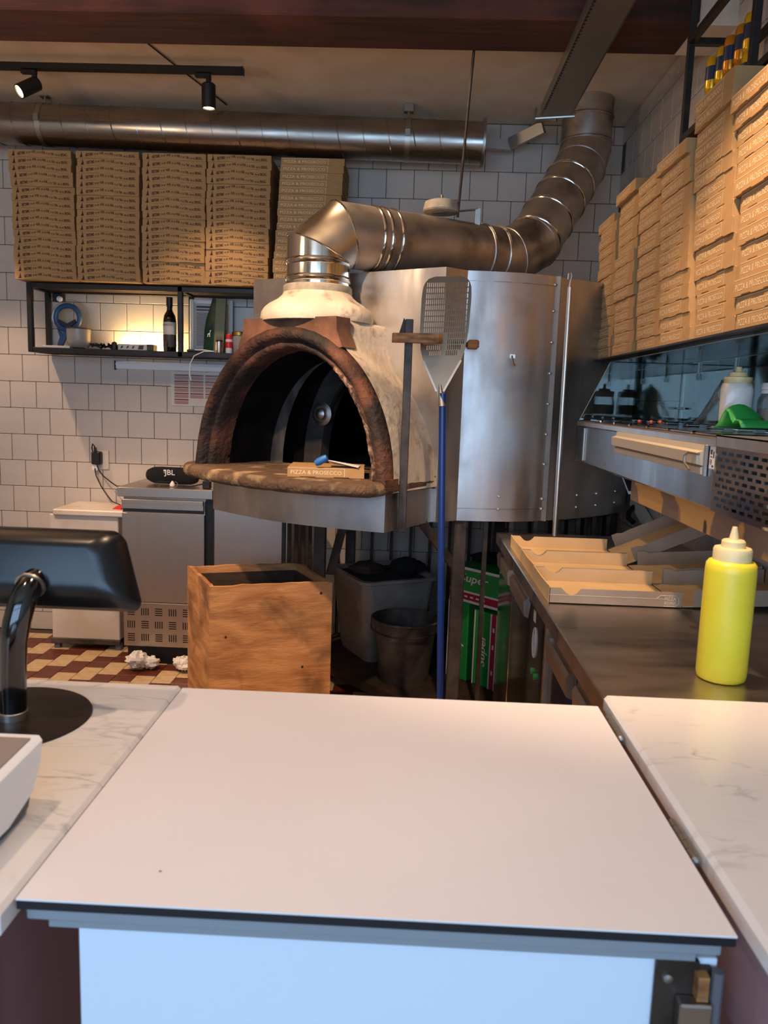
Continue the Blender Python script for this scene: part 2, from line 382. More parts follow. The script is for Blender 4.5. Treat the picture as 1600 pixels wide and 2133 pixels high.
# back wall tiles: one object each where the photograph shows them
tb = MB().box(-.0735, .0735, -.006, .002, -.0730, .0730, ch=.0018)
tile_me = tb.build('tile', T['tile'], local=True)
field = MB(); PX, PZ = .15, .149
def hid_back(x, z):
    if -2.03 < x < -.42 and 1.99 < z < 2.6: return True
    if -.62 < x < .98 and 1.0 < z < 1.86: return True
    if -1.44 < x < -.62 and z < .8: return True
    if x < -2.36 or z > 2.85: return True
    if -1.86 < x < -1.44 and z < .72: return True
    if -.62 < x < -.2 and z < .55: return True
    if x > .35 and z < .95: return True
    if x > .93 and z > 1.2 and z < 1.9: return True
    if z < .6 and x > -.2: return True
    if x < -1.86 and z < .72 and x > -2.0: return True
    return False
first = True
for k in range(-5, 16):
    z0 = .703 + PZ * k; off = 0 if k % 2 == 0 else .075
    for j in range(-8, 26):
        xa = -2.279 + off + PX * j
        x1 = min(xa + PX, XR - .002); x0 = max(xa, XL)
        za = max(z0, 0.0); zb = min(z0 + PZ, ZC - .004)
        if x1 - x0 < .02 or zb - za < .02: continue
        cx, cz = (x0 + x1) / 2, (za + zb) / 2
        full = abs(x1 - x0 - PX) < 1e-4 and abs(zb - za - PZ) < 1e-4
        if hid_back(cx, cz): field.box(x0 + .0015, x1 - .0015, YW - .006, YW + .002, za + .0015, zb - .0015)
        elif full:
            if first: o = tile_me; o.parent = wb; o.matrix_parent_inverse = Matrix.Translation(-wb.location); o.location = (cx, YW, cz); first = False
            else: inst(tile_me, 'tile', wb, (cx, YW, cz))
        else:
            MB().box(x0 + .0015, x1 - .0015, YW - .006, YW + .002, za + .0015, zb - .0015, ch=.0015).build('tile', T['tile'], wb)
field.build('tile_field', T['tile'], wb)['kind'] = 'stuff'
# right wall tiles
tr = MB().box(-.006, .002, -.0735, .0735, -.0730, .0730, ch=.0018).build('tile', T['tile'], local=True); first = True
field = MB()
for k in range(-5, 16):
    z0 = .703 + PZ * k; off = 0 if k % 2 == 0 else .075
    for j in range(0, 48):
        yb = YW - .006 - off - PX * j; ya = yb - PX
        za = max(z0, 0); zb = min(z0 + PZ, ZC - .004)
        if zb - za < .02 or ya < YF: continue
        cy, cz = (ya + yb) / 2, (za + zb) / 2
        vis = (cz > 2.2 and cy > 2.0) or (.85 < cz < 1.3 and 1.6 < cy < 4.0)
        if vis and zb - za > PZ - .001:
            if first: tr.parent = wr; tr.matrix_parent_inverse = Matrix.Translation(-wr.location); tr.location = (XR, cy, cz); first = False
            else: inst(tr, 'tile', wr, (XR, cy, cz))
        else: field.box(XR - .006, XR + .002, ya + .0015, yb - .0015, za + .0015, zb - .0015)
field.build('tile_field', T['tile'], wr)['kind'] = 'stuff'
# floor tiles, staircase of cream and brown
FX, FY = .1, .088
fm = {}
for k in ('ftile_cream', 'ftile_brown'):
    fm[k] = MB().box(-FX / 2 + .0012, FX / 2 - .0012, -FY / 2 + .0012, FY / 2 - .0012, -.006, 0, ch=.001).build('tile', T[k], local=True)
used = set(); field = MB()
for r in range(-80, 51):
    for c in range(-28, 28):
        x, y = c * FX - .58, r * FY + .02
        if not (XL < x - .05 and x + .05 < XR and YF < y - .04 and y + .04 < YW): continue
        k = 'ftile_cream' if (r - c) % 4 < 2 else 'ftile_brown'
        if -2.3 < x < -.95 and y > 3.45:
            if k not in used:
                o = fm[k]; o.parent = fl; o.matrix_parent_inverse = Matrix.Translation(-fl.location); o.location = (x, y, 0); used.add(k)
            else: inst(fm[k], 'tile', fl, (x, y, 0))
        else:
            a, b = FX / 2 - .0012, FY / 2 - .0012
            field.add([(x - a, y - b, 0), (x + a, y - b, 0), (x + a, y + b, 0), (x - a, y + b, 0)], [(0, 1, 2, 3)], 0 if k == 'ftile_cream' else 1)
o = field.build('tile_field', [T['ftile_cream'], T['ftile_brown']], fl, smooth=0); o['kind'] = 'stuff'
# ceiling beam and its plaster edge
struct(MB().box(XL, .935, 2.93, 3.19, 2.725, ZC, ch=.006).build('trim_1', T['beam']))
struct(MB().box(XL, XR, .9, 1.15, 2.725, ZC, ch=.006).build('trim_2', T['beam']))
struct(MB().box(.935, XR, 2.95, 3.19, 2.725, ZC).build('trim_3', T['plaster']))

# ------------------------------------------------------------------ the pizza oven
OA = V((-.079, 2.744, 0)); OU = V((-.861, .509, 0)).normalized(); ON = V((.509, .861, 0)).normalized()
def SN(s, n, z): return OA + OU * s + ON * n + V((0, 0, z))
oven = thing('pizza_oven', SN(.45, .6, 0), 'large steel-clad pizza oven with soot-stained arched mouth and cream plaster hood', 'oven')
SC = .454
# steel body: facade with an arched hole, then the wrapped shell
body = MB()
Z0, Z1 = .95, 1.912
def arch_pts(a, b, zc, n): return [(SC + a * math.cos(t), zc + b * math.sin(t)) for t in arc(n, 0, math.pi)]
ha = arch_pts(.30, .46, 1.12, 20)
outer = []
for (s, z) in ha:
    t = math.atan2(z - 1.12, s - SC)
    # project to the facade rectangle
    dx, dz = math.cos(t), math.sin(t); best = 9
    if dx > 1e-6: best = min(best, (.93 - SC) / dx)
    if dx < -1e-6: best = min(best, (-.018 - SC) / dx)
    if dz > 1e-6: best = min(best, (Z1 - 1.12) / dz)
    outer.append((SC + dx * best, 1.12 + dz * best))
fn = .344
vs = [SN(s, fn, z) for s, z in ha] + [SN(s, fn, z) for s, z in outer]; k = len(ha)
fs = [(i, i + 1, k + i + 1, k + i) for i in range(k - 1)]
body.add(vs, fs)
cr = [(.93, Z1), (-.018, Z1)]
for sc_, zc_ in cr:   # corner triangles
    near = sorted(range(k), key=lambda i: (outer[i][0] - sc_) ** 2 + (outer[i][1] - zc_) ** 2)[:2]
    body.add([SN(*outer[near[0]][:1], fn, outer[near[0]][1]), SN(*outer[near[1]][:1], fn, outer[near[1]][1]), SN(sc_, fn, zc_)], [(0, 1, 2)])
body.add([SN(-.018, fn, Z0), SN(.93, fn, Z0), SN(.93, fn, 1.12), SN(-.018, fn, 1.12)], [(0, 1, 2, 3)])
body.build('facade', T['steel_oven'], oven)
pl = [tuple(SN(-.018, fn, 0)[:2]), (.197, 3.10)]
shell = MB()
cur = [(.197, 3.10), (.30, 3.105), (.408, 3.122), (.50, 3.155), (.556, 3.19)]
cur2 = [(.556, 3.19), (.66, 3.25), (.76, 3.325), (.86, 3.42), (.95, 3.54), (1.0, 3.64), (1.04, 3.78), (1.05, 3.95)]
cur3 = [(1.05, 3.95), (1.0, 4.15), (.85, 4.33), (.6, 4.40), (.0, 4.40), (-.45, 4.25), (-.66, 3.9), tuple(SN(.93, fn, 0)[:2])]
def wall(mb, pts, z0, z1, m=0):
    for a, b in zip(pts[:-1], pts[1:]): mb.add([(a[0], a[1], z0), (b[0], b[1], z0), (b[0], b[1], z1), (a[0], a[1], z1)], [(0, 1, 2, 3)], m)
def wallobj(name, pts, z0, z1, mat, parent, th=.004):
    mb = MB(); n = len(pts); vs = [(p[0], p[1], z0) for p in pts] + [(p[0], p[1], z1) for p in pts]
    mb.add(vs, [(i, i + 1, n + i + 1, n + i) for i in range(n - 1)]); return mb.build(name, mat, parent, smooth=50)
wallobj('corner_panel', pl, Z0, Z1, T['steel_oven'], oven)
wallobj('front_panel', cur, Z0, Z1, T['steel_oven'], oven)
wallobj('side_panel', [(p[0] + .004, p[1] + .004) for p in cur2], Z0, Z1, T['steel_oven'], oven)
wallobj('rear_panel', cur3, Z0, Z1, T['steel_dull'], oven)
full = pl + cur[1:] + cur2[1:] + cur3[1:]
lid = MB().add([(p[0], p[1], Z1) for p in full], [tuple(range(len(full)))]).add([(p[0], p[1], Z0) for p in full], [tuple(range(len(full)))])
lid.build('roof_and_base', T['steel_dull'], oven)
sm = MB()
for z in (1.0, 1.875): wall(sm, [(p[0] - .002 * 0, p[1] - .0022) for p in cur], z - .0012, z + .0012)
sm.strip((.548, 3.183, Z0), (.548, 3.183, Z1), .035, .004, up=(-.5, -.86, 0)); sm.build('seam', T['steel_dull'], oven)
rv = MB()
for z in (1.0, 1.04, 1.18, 1.30, 1.42, 1.54, 1.66, 1.78, 1.88):
    rv.lathe([(.0055, 0), (.004, .003), (.0, .004)], (.541, 3.177, z), 8, 0, (-.45, -.89, 0), caps=False)
for x, y in ((.36, 3.11), (.60, 3.208), (.70, 3.27), (.80, 3.355), (.91, 3.475)):
    for z in (1.0, 1.05): rv.lathe([(.0055, 0), (.004, .003), (.0, .004)], (x, y, z), 8, 0, (-.4, -.9, 0), caps=False)
rv.build('rivet', T['steel'], oven)['kind'] = 'stuff'
hk = MB()
hk.tube([(.382, 3.113, 1.60), (.382, 3.09, 1.585), (.384, 3.078, 1.57), (.388, 3.085, 1.56), (.392, 3.098, 1.565)], .004, 8)
hk.box(.374, .394, 3.108, 3.118, 1.59, 1.605); hk.build('hook', T['steel'], oven)
# plaster hood: loft from front arch to the bell profile on the facade
bell = [(.47, 1.09), (.464, 1.12), (.455, 1.19), (.44, 1.25), (.415, 1.316), (.385, 1.375), (.356, 1.424), (.301, 1.478), (.25, 1.54), (.228, 1.60), (.22, 1.66), (.218, 1.70), (.1, 1.70), (0, 1.70)]
def resample(p, n):
    d = [0]
    for a, b in zip(p[:-1], p[1:]): d.append(d[-1] + math.dist(a, b))
    out = []
    for i in range(n):
        t = d[-1] * i / (n - 1); j = max(q for q in range(len(d)) if d[q] <= t + 1e-9); j = min(j, len(p) - 2)
        f = (t - d[j]) / max(1e-9, d[j + 1] - d[j]); out.append(tuple(p[j][q] + (p[j + 1][q] - p[j][q]) * f for q in range(len(p[0]))))
    return out
def half_to_full(h): return [(SC - x, z) for x, z in h] + [(SC + x, z) for x, z in h[::-1][1:]]
fr = resample([(.468, 1.09)] + [(.468 * math.cos(t), 1.12 + .553 * math.sin(t)) for t in arc(20, 0, 1.0)] + [(.228, 1.612), (.213, 1.66), (.21, 1.703), (.1, 1.703), (0, 1.703)], 32)
bk = resample(bell, 32)
rings = []
for f in (0, .12, .35, .65, .9, 1.0):
    g = f ** 1.25
    rings.append([SN(s, .03 + (fn - .03) * f, z) for s, z in half_to_full([(a[0] + (b[0] - a[0]) * g, a[1] + (b[1] - a[1]) * g) for a, b in zip(fr, bk)])])
hood = MB().loft(rings, caps=False, closed=False)
hood.build('hood', T['plasterhood'], oven, smooth=60)
kp = [(.250, 1.597), (.224, 1.655), (.220, 1.7055)]
kp = [(SC - x, z) for x, z in kp] + [(SC + x, z) for x, z in kp[::-1]] + [(SC + x, 1.10 + .545 * math.sqrt(1 - (x / .44) ** 2)) for x in (.2, .15, .1, .05, 0, -.05, -.1, -.15, -.2)]
MB().loft([[SN(s, .004, z) for s, z in kp], [SN(s, .09, z) for s, z in kp]]).build('keystone', T['brownstone'], oven)
CP = SN(.454, .18, 0)
MB().lathe([(.0, 1.70), (.216, 1.70), (.219, 1.715), (.216, 1.735), (.205, 1.752), (.185, 1.768), (.155, 1.785), (.138, 1.80), (.132, 1.812), (0, 1.812)], CP, 40).build('hood_cap', T['plasterhood'], oven, smooth=50)
MB().lathe([(.128, 1.805), (.134, 1.815), (.133, 1.835), (.127, 1.84)], CP, 40).build('collar', T['cast'], oven)
# arch moulding swept round the mouth
prof = [(.004, .05), (.0, .02), (.004, -.008), (.016, -.022), (.032, -.024), (.046, -.012), (.05, .004), (.056, .010), (.064, .004), (.074, .006), (.082, .02), (.086, .05), (.088, .10)]
def moulding(pr, n=48):
    rings = []
    for t in arc(n, 0, math.pi):
        rings.append([SN(SC + (.47 - d) * math.cos(t), q, 1.10 + (.575 - d) * math.sin(t)) for d, q in pr])
    return rings
jit = random.Random(3)
rg = moulding(prof)
rg = [[p + V((jit.gauss(0, .0012), jit.gauss(0, .0012), jit.gauss(0, .0012))) for p in r] for r in rg]
MB().loft(rg, caps=False, closed=False).build('mouth_arch', T['terracotta'], oven, smooth=70)
crust = [[SN(SC - (.47 - d) * math.cos(t), q, 1.10 + (.575 - d) * math.sin(t)) for d, q in ((.062, .006), (.068, .0), (.076, .002), (.085, .016), (.0888, .04))] for t in arc(26, .02, 1.0)]
crust = [[p + V((jit.gauss(0, .0022), jit.gauss(0, .0022), jit.gauss(0, .0022))) for p in r] for r in crust]
MB().loft(crust, caps=False, closed=False).build('pale_crust', T['crust'], oven, smooth=20)
# vestibule inside the mouth, inner mouth arch, dark baking chamber
vest = []
for q in arc(5, 0, 1):
    aa = .384 - .02 * q; bb = .49 - .02 * q
    vest.append([SN(SC + aa * math.cos(t), .09 + .37 * q, 1.10 + bb * math.sin(t)) for t in arc(36, 0, math.pi)])
MB().loft(vest, caps=False, closed=False).build('vestibule', T['dark_soot'], oven, smooth=60)
ia = MB()
ins = [SN(.46 + .17 * math.cos(t), .452, 1.12 + .38 * math.sin(t)) for t in arc(24, 0, math.pi)]
outs = [SN(.46 + .262 * math.cos(t), .452, 1.12 + .47 * math.sin(t)) for t in arc(24, 0, math.pi)]
ins2 = [p + ON * .06 for p in ins]; outs2 = [p + ON * .03 for p in outs]
ia.loft([outs2, outs, ins, ins2], caps=False, closed=False).build('inner_arch', T['grey_stone'], oven, smooth=40)
bp = [SN(SC + .40 * math.cos(t), .475, 1.08 + .52 * math.sin(t)) for t in arc(24, 0, math.pi)]
bpi = [SN(.46 + .175 * math.cos(t), .475, 1.10 + .385 * math.sin(t)) for t in arc(24, 0, math.pi)]
MB().loft([bp, bpi], caps=False, closed=False).build('inner_face', T['dark_soot'], oven)
ch = [[SN(.46 + a * math.cos(t), q, 1.10 + b * math.sin(t)) for t in arc(24, 0, math.pi)] for a, b, q in ((.18, .39, .48), (.45, .45, .56), (.48, .47, .9), (.35, .3, 1.25), (.01, .01, 1.32))]
MB().loft(ch, caps=False, closed=False).build('chamber', T['dark_soot'], oven)
MB().add([SN(.0, .46, 1.122), SN(.92, .46, 1.122), SN(.92, 1.3, 1.122), SN(.0, 1.3, 1.122)], [(0, 1, 2, 3)]).build('oven_floor', T['grey_stone'], oven)
kn = MB(); kc = SN(.62, .45, 1.345)
kn.lathe([(.052, 0), (.052, .008), (.036, .014), (.034, .006), (.026, .006), (.024, .022), (.012, .03), (0, .031)], kc, 24, 0, -ON); kn.build('damper_knob', T['zinc'], oven)
MB().lathe([(.0, 0), (.05, .0), (.06, .02), (.04, .05), (0, .06)], SN(.3, .8, 1.125), 12).build('embers', T['ember'], oven)
# stone shelf with rounded nose
shp = [(-.012, .36), (-.018, .0), (-.015, -.09), (.03, -.135), (.12, -.175), (.28, -.205), (.45, -.212), (.62, -.19), (.78, -.14), (.92, -.07), (1.0, -.005), (1.03, .06), (1.0, .14), (.93, .2), (.93, .36)]
shp = resample(shp, 60)
def inset(poly, d):
    cx = sum(p[0] for p in poly) / len(poly); out = []
    n = len(poly)
    for i in range(n):
        a, b = poly[i - 1], poly[(i + 1) % n]; tx, ty = b[0] - a[0], b[1] - a[1]; L = math.hypot(tx, ty) or 1
        out.append((poly[i][0] + (ty / L) * d, poly[i][1] - (tx / L) * d))
    return out
sr = []
for d, z in ((.022, 1.082), (.008, 1.086), (0, 1.098), (0, 1.112), (.006, 1.124), (.018, 1.131)):
    sr.append([SN(s + jit.gauss(0, .0008), n + jit.gauss(0, .0012), z + jit.gauss(0, .0008)) for s, n in inset(shp, -d)])
MB().loft(sr).build('stone_shelf', T['stone'], oven, smooth=60)
for s in (.0,):
    MB().loft([[SN(s + a, q, z) for a, q in ((-.022, .05), (-.016, -.028), (.035, -.032), (.05, .05))] for z in (1.10, 1.14)]).build('arch_foot', T['terracotta'], oven)
# pale stone patches: flour dust plus a painted pool of light; steel apron under the shelf
ap = [(.0, .345), (.0, 0)] + [(.83 * f, -.07 * math.sin(math.pi * f)) for f in arc(18, 0, 1)][1:] + [(.83, .345)]
apm = MB().loft([[SN(s, n, z) for s, n in ap] for z in (.95, 1.09)])
apm.build('apron', T['steel_oven'], oven, smooth=40)
sk = MB().loft([[SN(s, n, z) for s, n in ((-.004, .345), (-.004, .0), (.0, .0), (.0, .345))] for z in (1.086, 1.1)]); sk.build('apron_trim', T['plasterhood'], oven)
# stand: legs, braces, cage bars, timber platform
lg = [(.215, 3.14), (.86, 3.62), (-.385, 3.47), (.5, 4.2), (-.3, 4.2)]
for x, y in lg:
    MB().box(x - .026, x + .026, y - .026, y + .026, 0, .952, ch=.004).build('leg', T['rust'], oven)
MB().strip((.06, 3.0, .95), (.24, 3.17, .70), .035, .012, up=(-.6, .75, 0)).build('brace', T['rust'], oven)
MB().strip((-.26, 3.48, .95), (-.34, 3.5, .62), .04, .012, up=(-.6, .75, 0)).build('brace', T['rust'], oven)
ring = resample([(.215, 3.17), (.38, 3.2), (.56, 3.26), (.75, 3.36), (.9, 3.5), (1.0, 3.75), (.97, 4.05), (.8, 4.28), (.5, 4.36), (.1, 4.38), (-.3, 4.3), (-.5, 4.05), (-.56, 3.75), (-.58, 3.5)], 34)
bar = MB().box(-.009, .009, -.009, .009, 0, .86).build('cage_bar', T['bar_steel'], local=True)
b0 = True
for x, y in ring[1:-1]:
    if b0: bar.parent = oven; bar.matrix_parent_inverse = Matrix.Translation(-oven.location); bar.location = (x, y, .1); b0 = False
    else: inst(bar, 'cage_bar', oven, (x, y, .1))
rl = MB().tube([(x, y, .95) for x, y in ring], .014, 6).tube([(x, y, .10) for x, y in ring], .012, 6); rl.build('cage_rail', T['bar_steel'], oven)
plat = [(-.56, 4.02), (-.33, 3.66), (.04, 3.27), (.20, 3.10), (.36, 3.19), (.6, 3.28), (.85, 3.45), (.98, 3.8), (.6, 4.3), (-.3, 4.3)]
MB().loft([[(x, y, z) for x, y in plat] for z in (.075, .12)]).build('platform', T['wood_dark'], oven)
# flue: vertical pipe, elbow, sloping run, elbow, riser
fl2 = thing('flue_pipe', (CP.x, CP.y, 1.84), 'wide chrome flue pipe rising from the oven hood and bending to the ceiling', 'pipe')
A0 = V((CP.x, CP.y, 1.838)); R_ = .122
def mitre(pts, r, seg=36):
    """rings at the mitre planes of a polyline"""
    pts = [V(p) for p in pts]; rings = []; n = len(pts)
    d0 = (pts[1] - pts[0]).normalized(); u = V((0, 0, 1)) if abs(d0.z) < .9 else V((1, 0, 0)); u = (u - d0 * u.dot(d0)).normalized(); v = d0.cross(u)
    circ = [r * (math.cos(2 * math.pi * j / seg) * u + math.sin(2 * math.pi * j / seg) * v) for j in range(seg)]
    cur = [pts[0] + c for c in circ]; rings.append(cur)
    for i in range(1, n):
        d = (pts[i] - pts[i - 1]).normalized()
        nn = ((pts[i + 1] - pts[i]).normalized() + d).normalized() if i < n - 1 else d
        cur = [c + d * ((pts[i] - c).dot(nn) / d.dot(nn)) for c in cur]; rings.append(cur)
    return rings
B0 = V((CP.x, CP.y, 2.0)); B1 = B0 + V((.045, .028, .065)); D1 = (V((.45, 3.62, 2.105)) - V((-.23, 3.20, 2.085)))
B1 = V((-.345, 3.145, 2.062)); C0 = V((-.245, 3.20, 2.086)); C1 = V((.40, 3.60, 2.100))
path = [A0, V((CP.x, CP.y, 1.965)), V((-.295, 3.17, 2.042)), V((.40, 3.60, 2.048)), V((.52, 3.70, 2.135)), V((.775, 4.05, 2.56)), V((.805, 4.10, 2.66)), V((.805, 4.10, ZC))]
mr_ = mitre(path, R_)
for i, (nm, mt) in enumerate((('riser_stub', 'chrome'), ('elbow_section', 'flue_light'), ('long_section', 'flue'), ('elbow_section', 'flue'), ('sloping_section', 'flue'), ('elbow_section', 'flue'), ('riser', 'flue'))):
    MB().loft([mr_[i], mr_[i + 1]], caps=False).build(nm, T[mt], fl2, smooth=60)
def ringband(c, d, r, wd, mat, rr=.004):
    d = V(d).normalized(); mb = MB()
    mb.lathe([(r + .001, -wd), (r + rr, -wd * .7), (r + rr * 1.4, -wd * .3), (r + .001, 0), (r + rr * 1.4, wd * .3), (r + rr, wd * .7), (r + .001, wd)], c, 40, 0, d, caps=False)
    mb.build('clamp_band', T[mat], fl2, smooth=60)
for z in (1.862, 1.925): ringband((CP.x, CP.y, z), (0, 0, 1), R_, .012, 'chrome')
dl = (path[3] - path[2]).normalized()
for t in (.13, .165, .21, .66, .74): ringband(path[2] + dl * t, dl, R_, .008 if t < .2 else .006, 'chrome' if t < .3 else 'flue')
dv = (path[5] - path[4]).normalized(); Ls = (path[5] - path[4]).length
for t in (.02, .17, .33, .46): ringband(path[4] + dv * t, dv, R_, .007, 'chrome')
for z in (2.69, 2.80): ringband((.805, 4.10, z), (0, 0, 1), R_, .007, 'flue')
for mring in (1, 2, 3, 4, 5, 6): MB().tube(mr_[mring], .0035, 6, closed=True).build('seam', T['chrome' if mring < 3 else 'flue'], fl2)
# damper counterweight on its rod
dm = thing('damper_weight', (.094, 3.42, 2.19), 'round cast counterweight on bracket above the flue run, hung from rod', 'damper')
MB().lathe([(0, 2.192), (.072, 2.192), (.076, 2.198), (.068, 2.232), (.05, 2.238), (0, 2.238)], (.094, 3.42, 0), 32).build('weight', T['cast'], dm)
MB().cyl((.094, 3.42, 2.236), (.094, 3.42, 2.262), .006).build('bolt', T['zinc'], dm)
MB().strip((.06, 3.40, 2.185), (.245, 3.45, 2.215), .03, .004).box(.236, .258, 3.435, 3.46, 2.10, 2.216).strip((.247, 3.447, 2.12), (.225, 3.44, 2.085), .028, .004).build('bracket', T['zinc'], dm)
MB().cyl((.163, 3.42, 2.175), (.19, 3.2, 2.80), .0055).build('rod', T['bar_steel'], dm)
MB().box(.165, .215, 3.175, 3.196, 2.755, 2.80).build('rod_bracket', T['zinc'], dm)
# tube rack with wooden peel rests, fixed to the apron
pr = thing('peel_rack', SN(-.02, .11, .95), 'grey steel upright with worn wooden peel rests beside the oven mouth', 'rack')
q0 = SN(-.022, .085, .95); q1 = SN(-.022, .085, 1.70)
MB().box(q0.x - .014, q0.x + .014, q0.y - .014, q0.y + .014, .945, 1.695, ch=.002).build('post', T['bar_steel'], pr)
rb = MB(); rb.loft([[(x, y, z) for x, y in ((-.075, 2.775), (-.07, 2.74), (.02, 2.725), (.085, 2.728), (.1, 2.74), (.095, 2.762), (.03, 2.778))] for z in (1.612, 1.643)])
rb.build('wooden_rest', T['wood_rack'], pr)
MB().prism([(0, 0), (.035, 0), (.03, .03), (.016, .055)], (-.052, 2.80, 1.645), (1, 0, 0), (0, 0, 1), (0, .003, 0)).build('gusset', T['rust'], pr)
MB().box(.205, .247, 3.03, 3.10, 1.618, 1.65, ch=.005).build('wooden_rest', T['wood_rack'], pr)
MB().cyl((.13, 3.06, 1.632), (.21, 3.07, 1.634), .008).build('rest_pin', T['bar_steel'], pr)
# perforated peel with blue pole
pe = thing('pizza_peel', (.16, 2.78, 0), 'perforated aluminium pizza peel standing upright on a long blue pole', 'peel')
bm_ = MB(); PY = 2.795; PO = V((.098, PY, 1.43)); PU = V((.9988, .02, .05)).normalized(); PWd = V((.036, .2, 1)).normalized(); PN = PU.cross(PWd)
def pbox(u0, u1, v0, v1, u2=None, u3=None): bm_.prism([(u0, v0), (u1, v0), (u1 if u3 is None else u3, v1), (u0 if u2 is None else u2, v1)], PO, PU, PWd, PN * .002)
def hw(v):
    t = [(0, .006), (.02, .012), (.13, .066), (.17, .078), (.24, .086), (.36, .088), (.405, .084), (.425, .068), (.433, .045)]
    for (a, b), (c, d) in zip(t[:-1], t[1:]):
        if a <= v <= c: return b + (d - b) * (v - a) / (c - a)
    return t[-1][1]
rows = 13; v = .145; pitch = .0205
bm_.prism([(-hw(x), x) for x in (0, .02, .06, .13, .145)] + [(hw(x), x) for x in (.145, .13, .06, .02, 0)], PO, PU, PWd, PN * .002)
for r in range(rows):
    v0 = .145 + r * pitch + .004; v1 = .145 + (r + 1) * pitch
    pbox(-hw(v0 - .004), hw(v0 - .004), v0 - .004, v0, -hw(v0), hw(v0))
    n = 21 if r > 1 else (17 if r else 14); half = min(n * .0072 / 2, hw(v0) - .008); st = half * 2 / n
    solid = r < 4
    pbox(-hw(v0), -half, v0, v1, -hw(v1)); pbox(half, hw(v0), v0, v1, half, hw(v1))
    for i in range(n):
        u0 = -half + i * st
        if solid and abs(u0 + st / 2) < .010: pbox(u0, u0 + st, v0, v1)
        else: pbox(u0, u0 + st * .52, v0, v1)
    pbox(half - st * .02, half, v0, v1)
ve = .145 + rows * pitch
vv = [ve] + [x for x in (.415, .42, .425, .43, .433) if x > ve]
bm_.prism([(-hw(x), x) for x in vv] + [(hw(x), x) for x in vv[::-1]], PO, PU, PWd, PN * .002)
bm_.build('blade', T['peel_alu'], pe)
MB().strip(PO + PU * .012 + PWd * .02 - PN * -.004, PO + PU * .066 + PWd * .13 + PN * .004, .007, .006, up=PN).strip(PO - PU * .012 + PWd * .02 + PN * .004, PO - PU * .066 + PWd * .13 + PN * .004, .007, .006, up=PN).build('rib', T['steel'], pe)
MB().cyl((.108, PY - .012, 1.40), (.098, PY - .006, 1.475), .014, .004, 12).build('ferrule', T['steel'], pe)
rvp = MB()
for i in range(3): rvp.lathe([(.005, 0), (.003, .003), (0, .0035)], PO + PU * .014 + PWd * (.0 + .012 * i) + PN * .003, 8, 0, -PN if PN.y > 0 else PN, caps=False)
rvp.build('rivet', T['zinc'], pe)
MB().cyl((.158, 2.76, 0), (.108, PY - .008, 1.445), .0125, seg=16).build('pole', T['blue_paint'], pe)
# thin steel poker tube standing on the counter end
pk = thing('poker', (.589, 3.111, .9), 'slim steel poker with hooked tip standing on the far counter end', 'poker')
MB().cyl((.589, 3.108, .902), (.587, 3.108, 1.862), .010, seg=16).build('shaft', T['steel'], pk)
MB().tube([(.583, 3.108, 1.84), (.585, 3.108, 1.875), (.59, 3.108, 1.905), (.586, 3.108, 1.915), (.579, 3.108, 1.912), (.577, 3.108, 1.89)], .003, 6).build('hook', T['steel'], pk)
# box and dough cutter resting on the oven shelf: after the box builder

# ------------------------------------------------------------------ ceiling services
du = thing('spiral_duct', (-1.4, 4.2, 2.62), 'long galvanised spiral air duct running along the back wall under the ceiling', 'duct')
dA, dB = V((-3.25, 4.2, 2.768)), V((.305, 4.2, 2.706)); dd = (dB - dA).normalized(); DR = .1
MB().cyl(dA, dB, DR, seg=48).build('duct_tube', T['duct'], du, smooth=50)
hx = []
L = (dB - dA).length; ncoil = L / .126; nn = int(ncoil * 24); up = V((0, 1, 0)); sd = dd.cross(up)
for i in range(nn): t = i / nn; hx.append(dA + dd * (L * t) + (DR + .0005) * (math.cos(2 * math.pi * ncoil * t) * up + math.sin(2 * math.pi * ncoil * t) * sd))
MB().tube(hx, .0028, 5).build('spiral_seam', T['duct'], du)
MB().lathe([(.0, 0), (.117, 0), (.117, .012), (0, .012)], dB, 40, 0, dd).build('end_flange', T['zinc'], du)
for x in (-1.92, -.067):
    t = (x - dA.x) / (dB.x - dA.x); c = dA + (dB - dA) * t
    hb = MB(); hb.lathe([(DR + .0005, -.012), (DR + .003, -.012), (DR + .003, .012), (DR + .0005, .012)], c, 40, 0, dd, caps=False)
    hb.box(x - .024, x + .024, c.y - .02, c.y + .02, c.z + DR + .032, ZC - .002, ch=.002).cyl((x, c.y, c.z + DR), (x, c.y, c.z + DR + .04), .005, seg=8).box(x - .012, x + .012, c.y - DR - .012, c.y - DR + .004, c.z - .012, c.z + .02)
    hb.build('hanger_strap', T['zinc'], du)
MB().strip((.315, 4.32, 2.745), (.468, 4.32, 2.735), .05, .03, up=(0, -1, 0)).strip((.46, 4.3, 2.74), (.61, 4.2, 2.79), .055, .03, up=(0, -1, 0)).tube([(.54, 4.25, 2.79), (.58, 4.2, 2.815), (.62, 4.15, 2.81), (.66, 4.12, 2.80)], .008, 8).build('wall_bracket', T['zinc'], du)

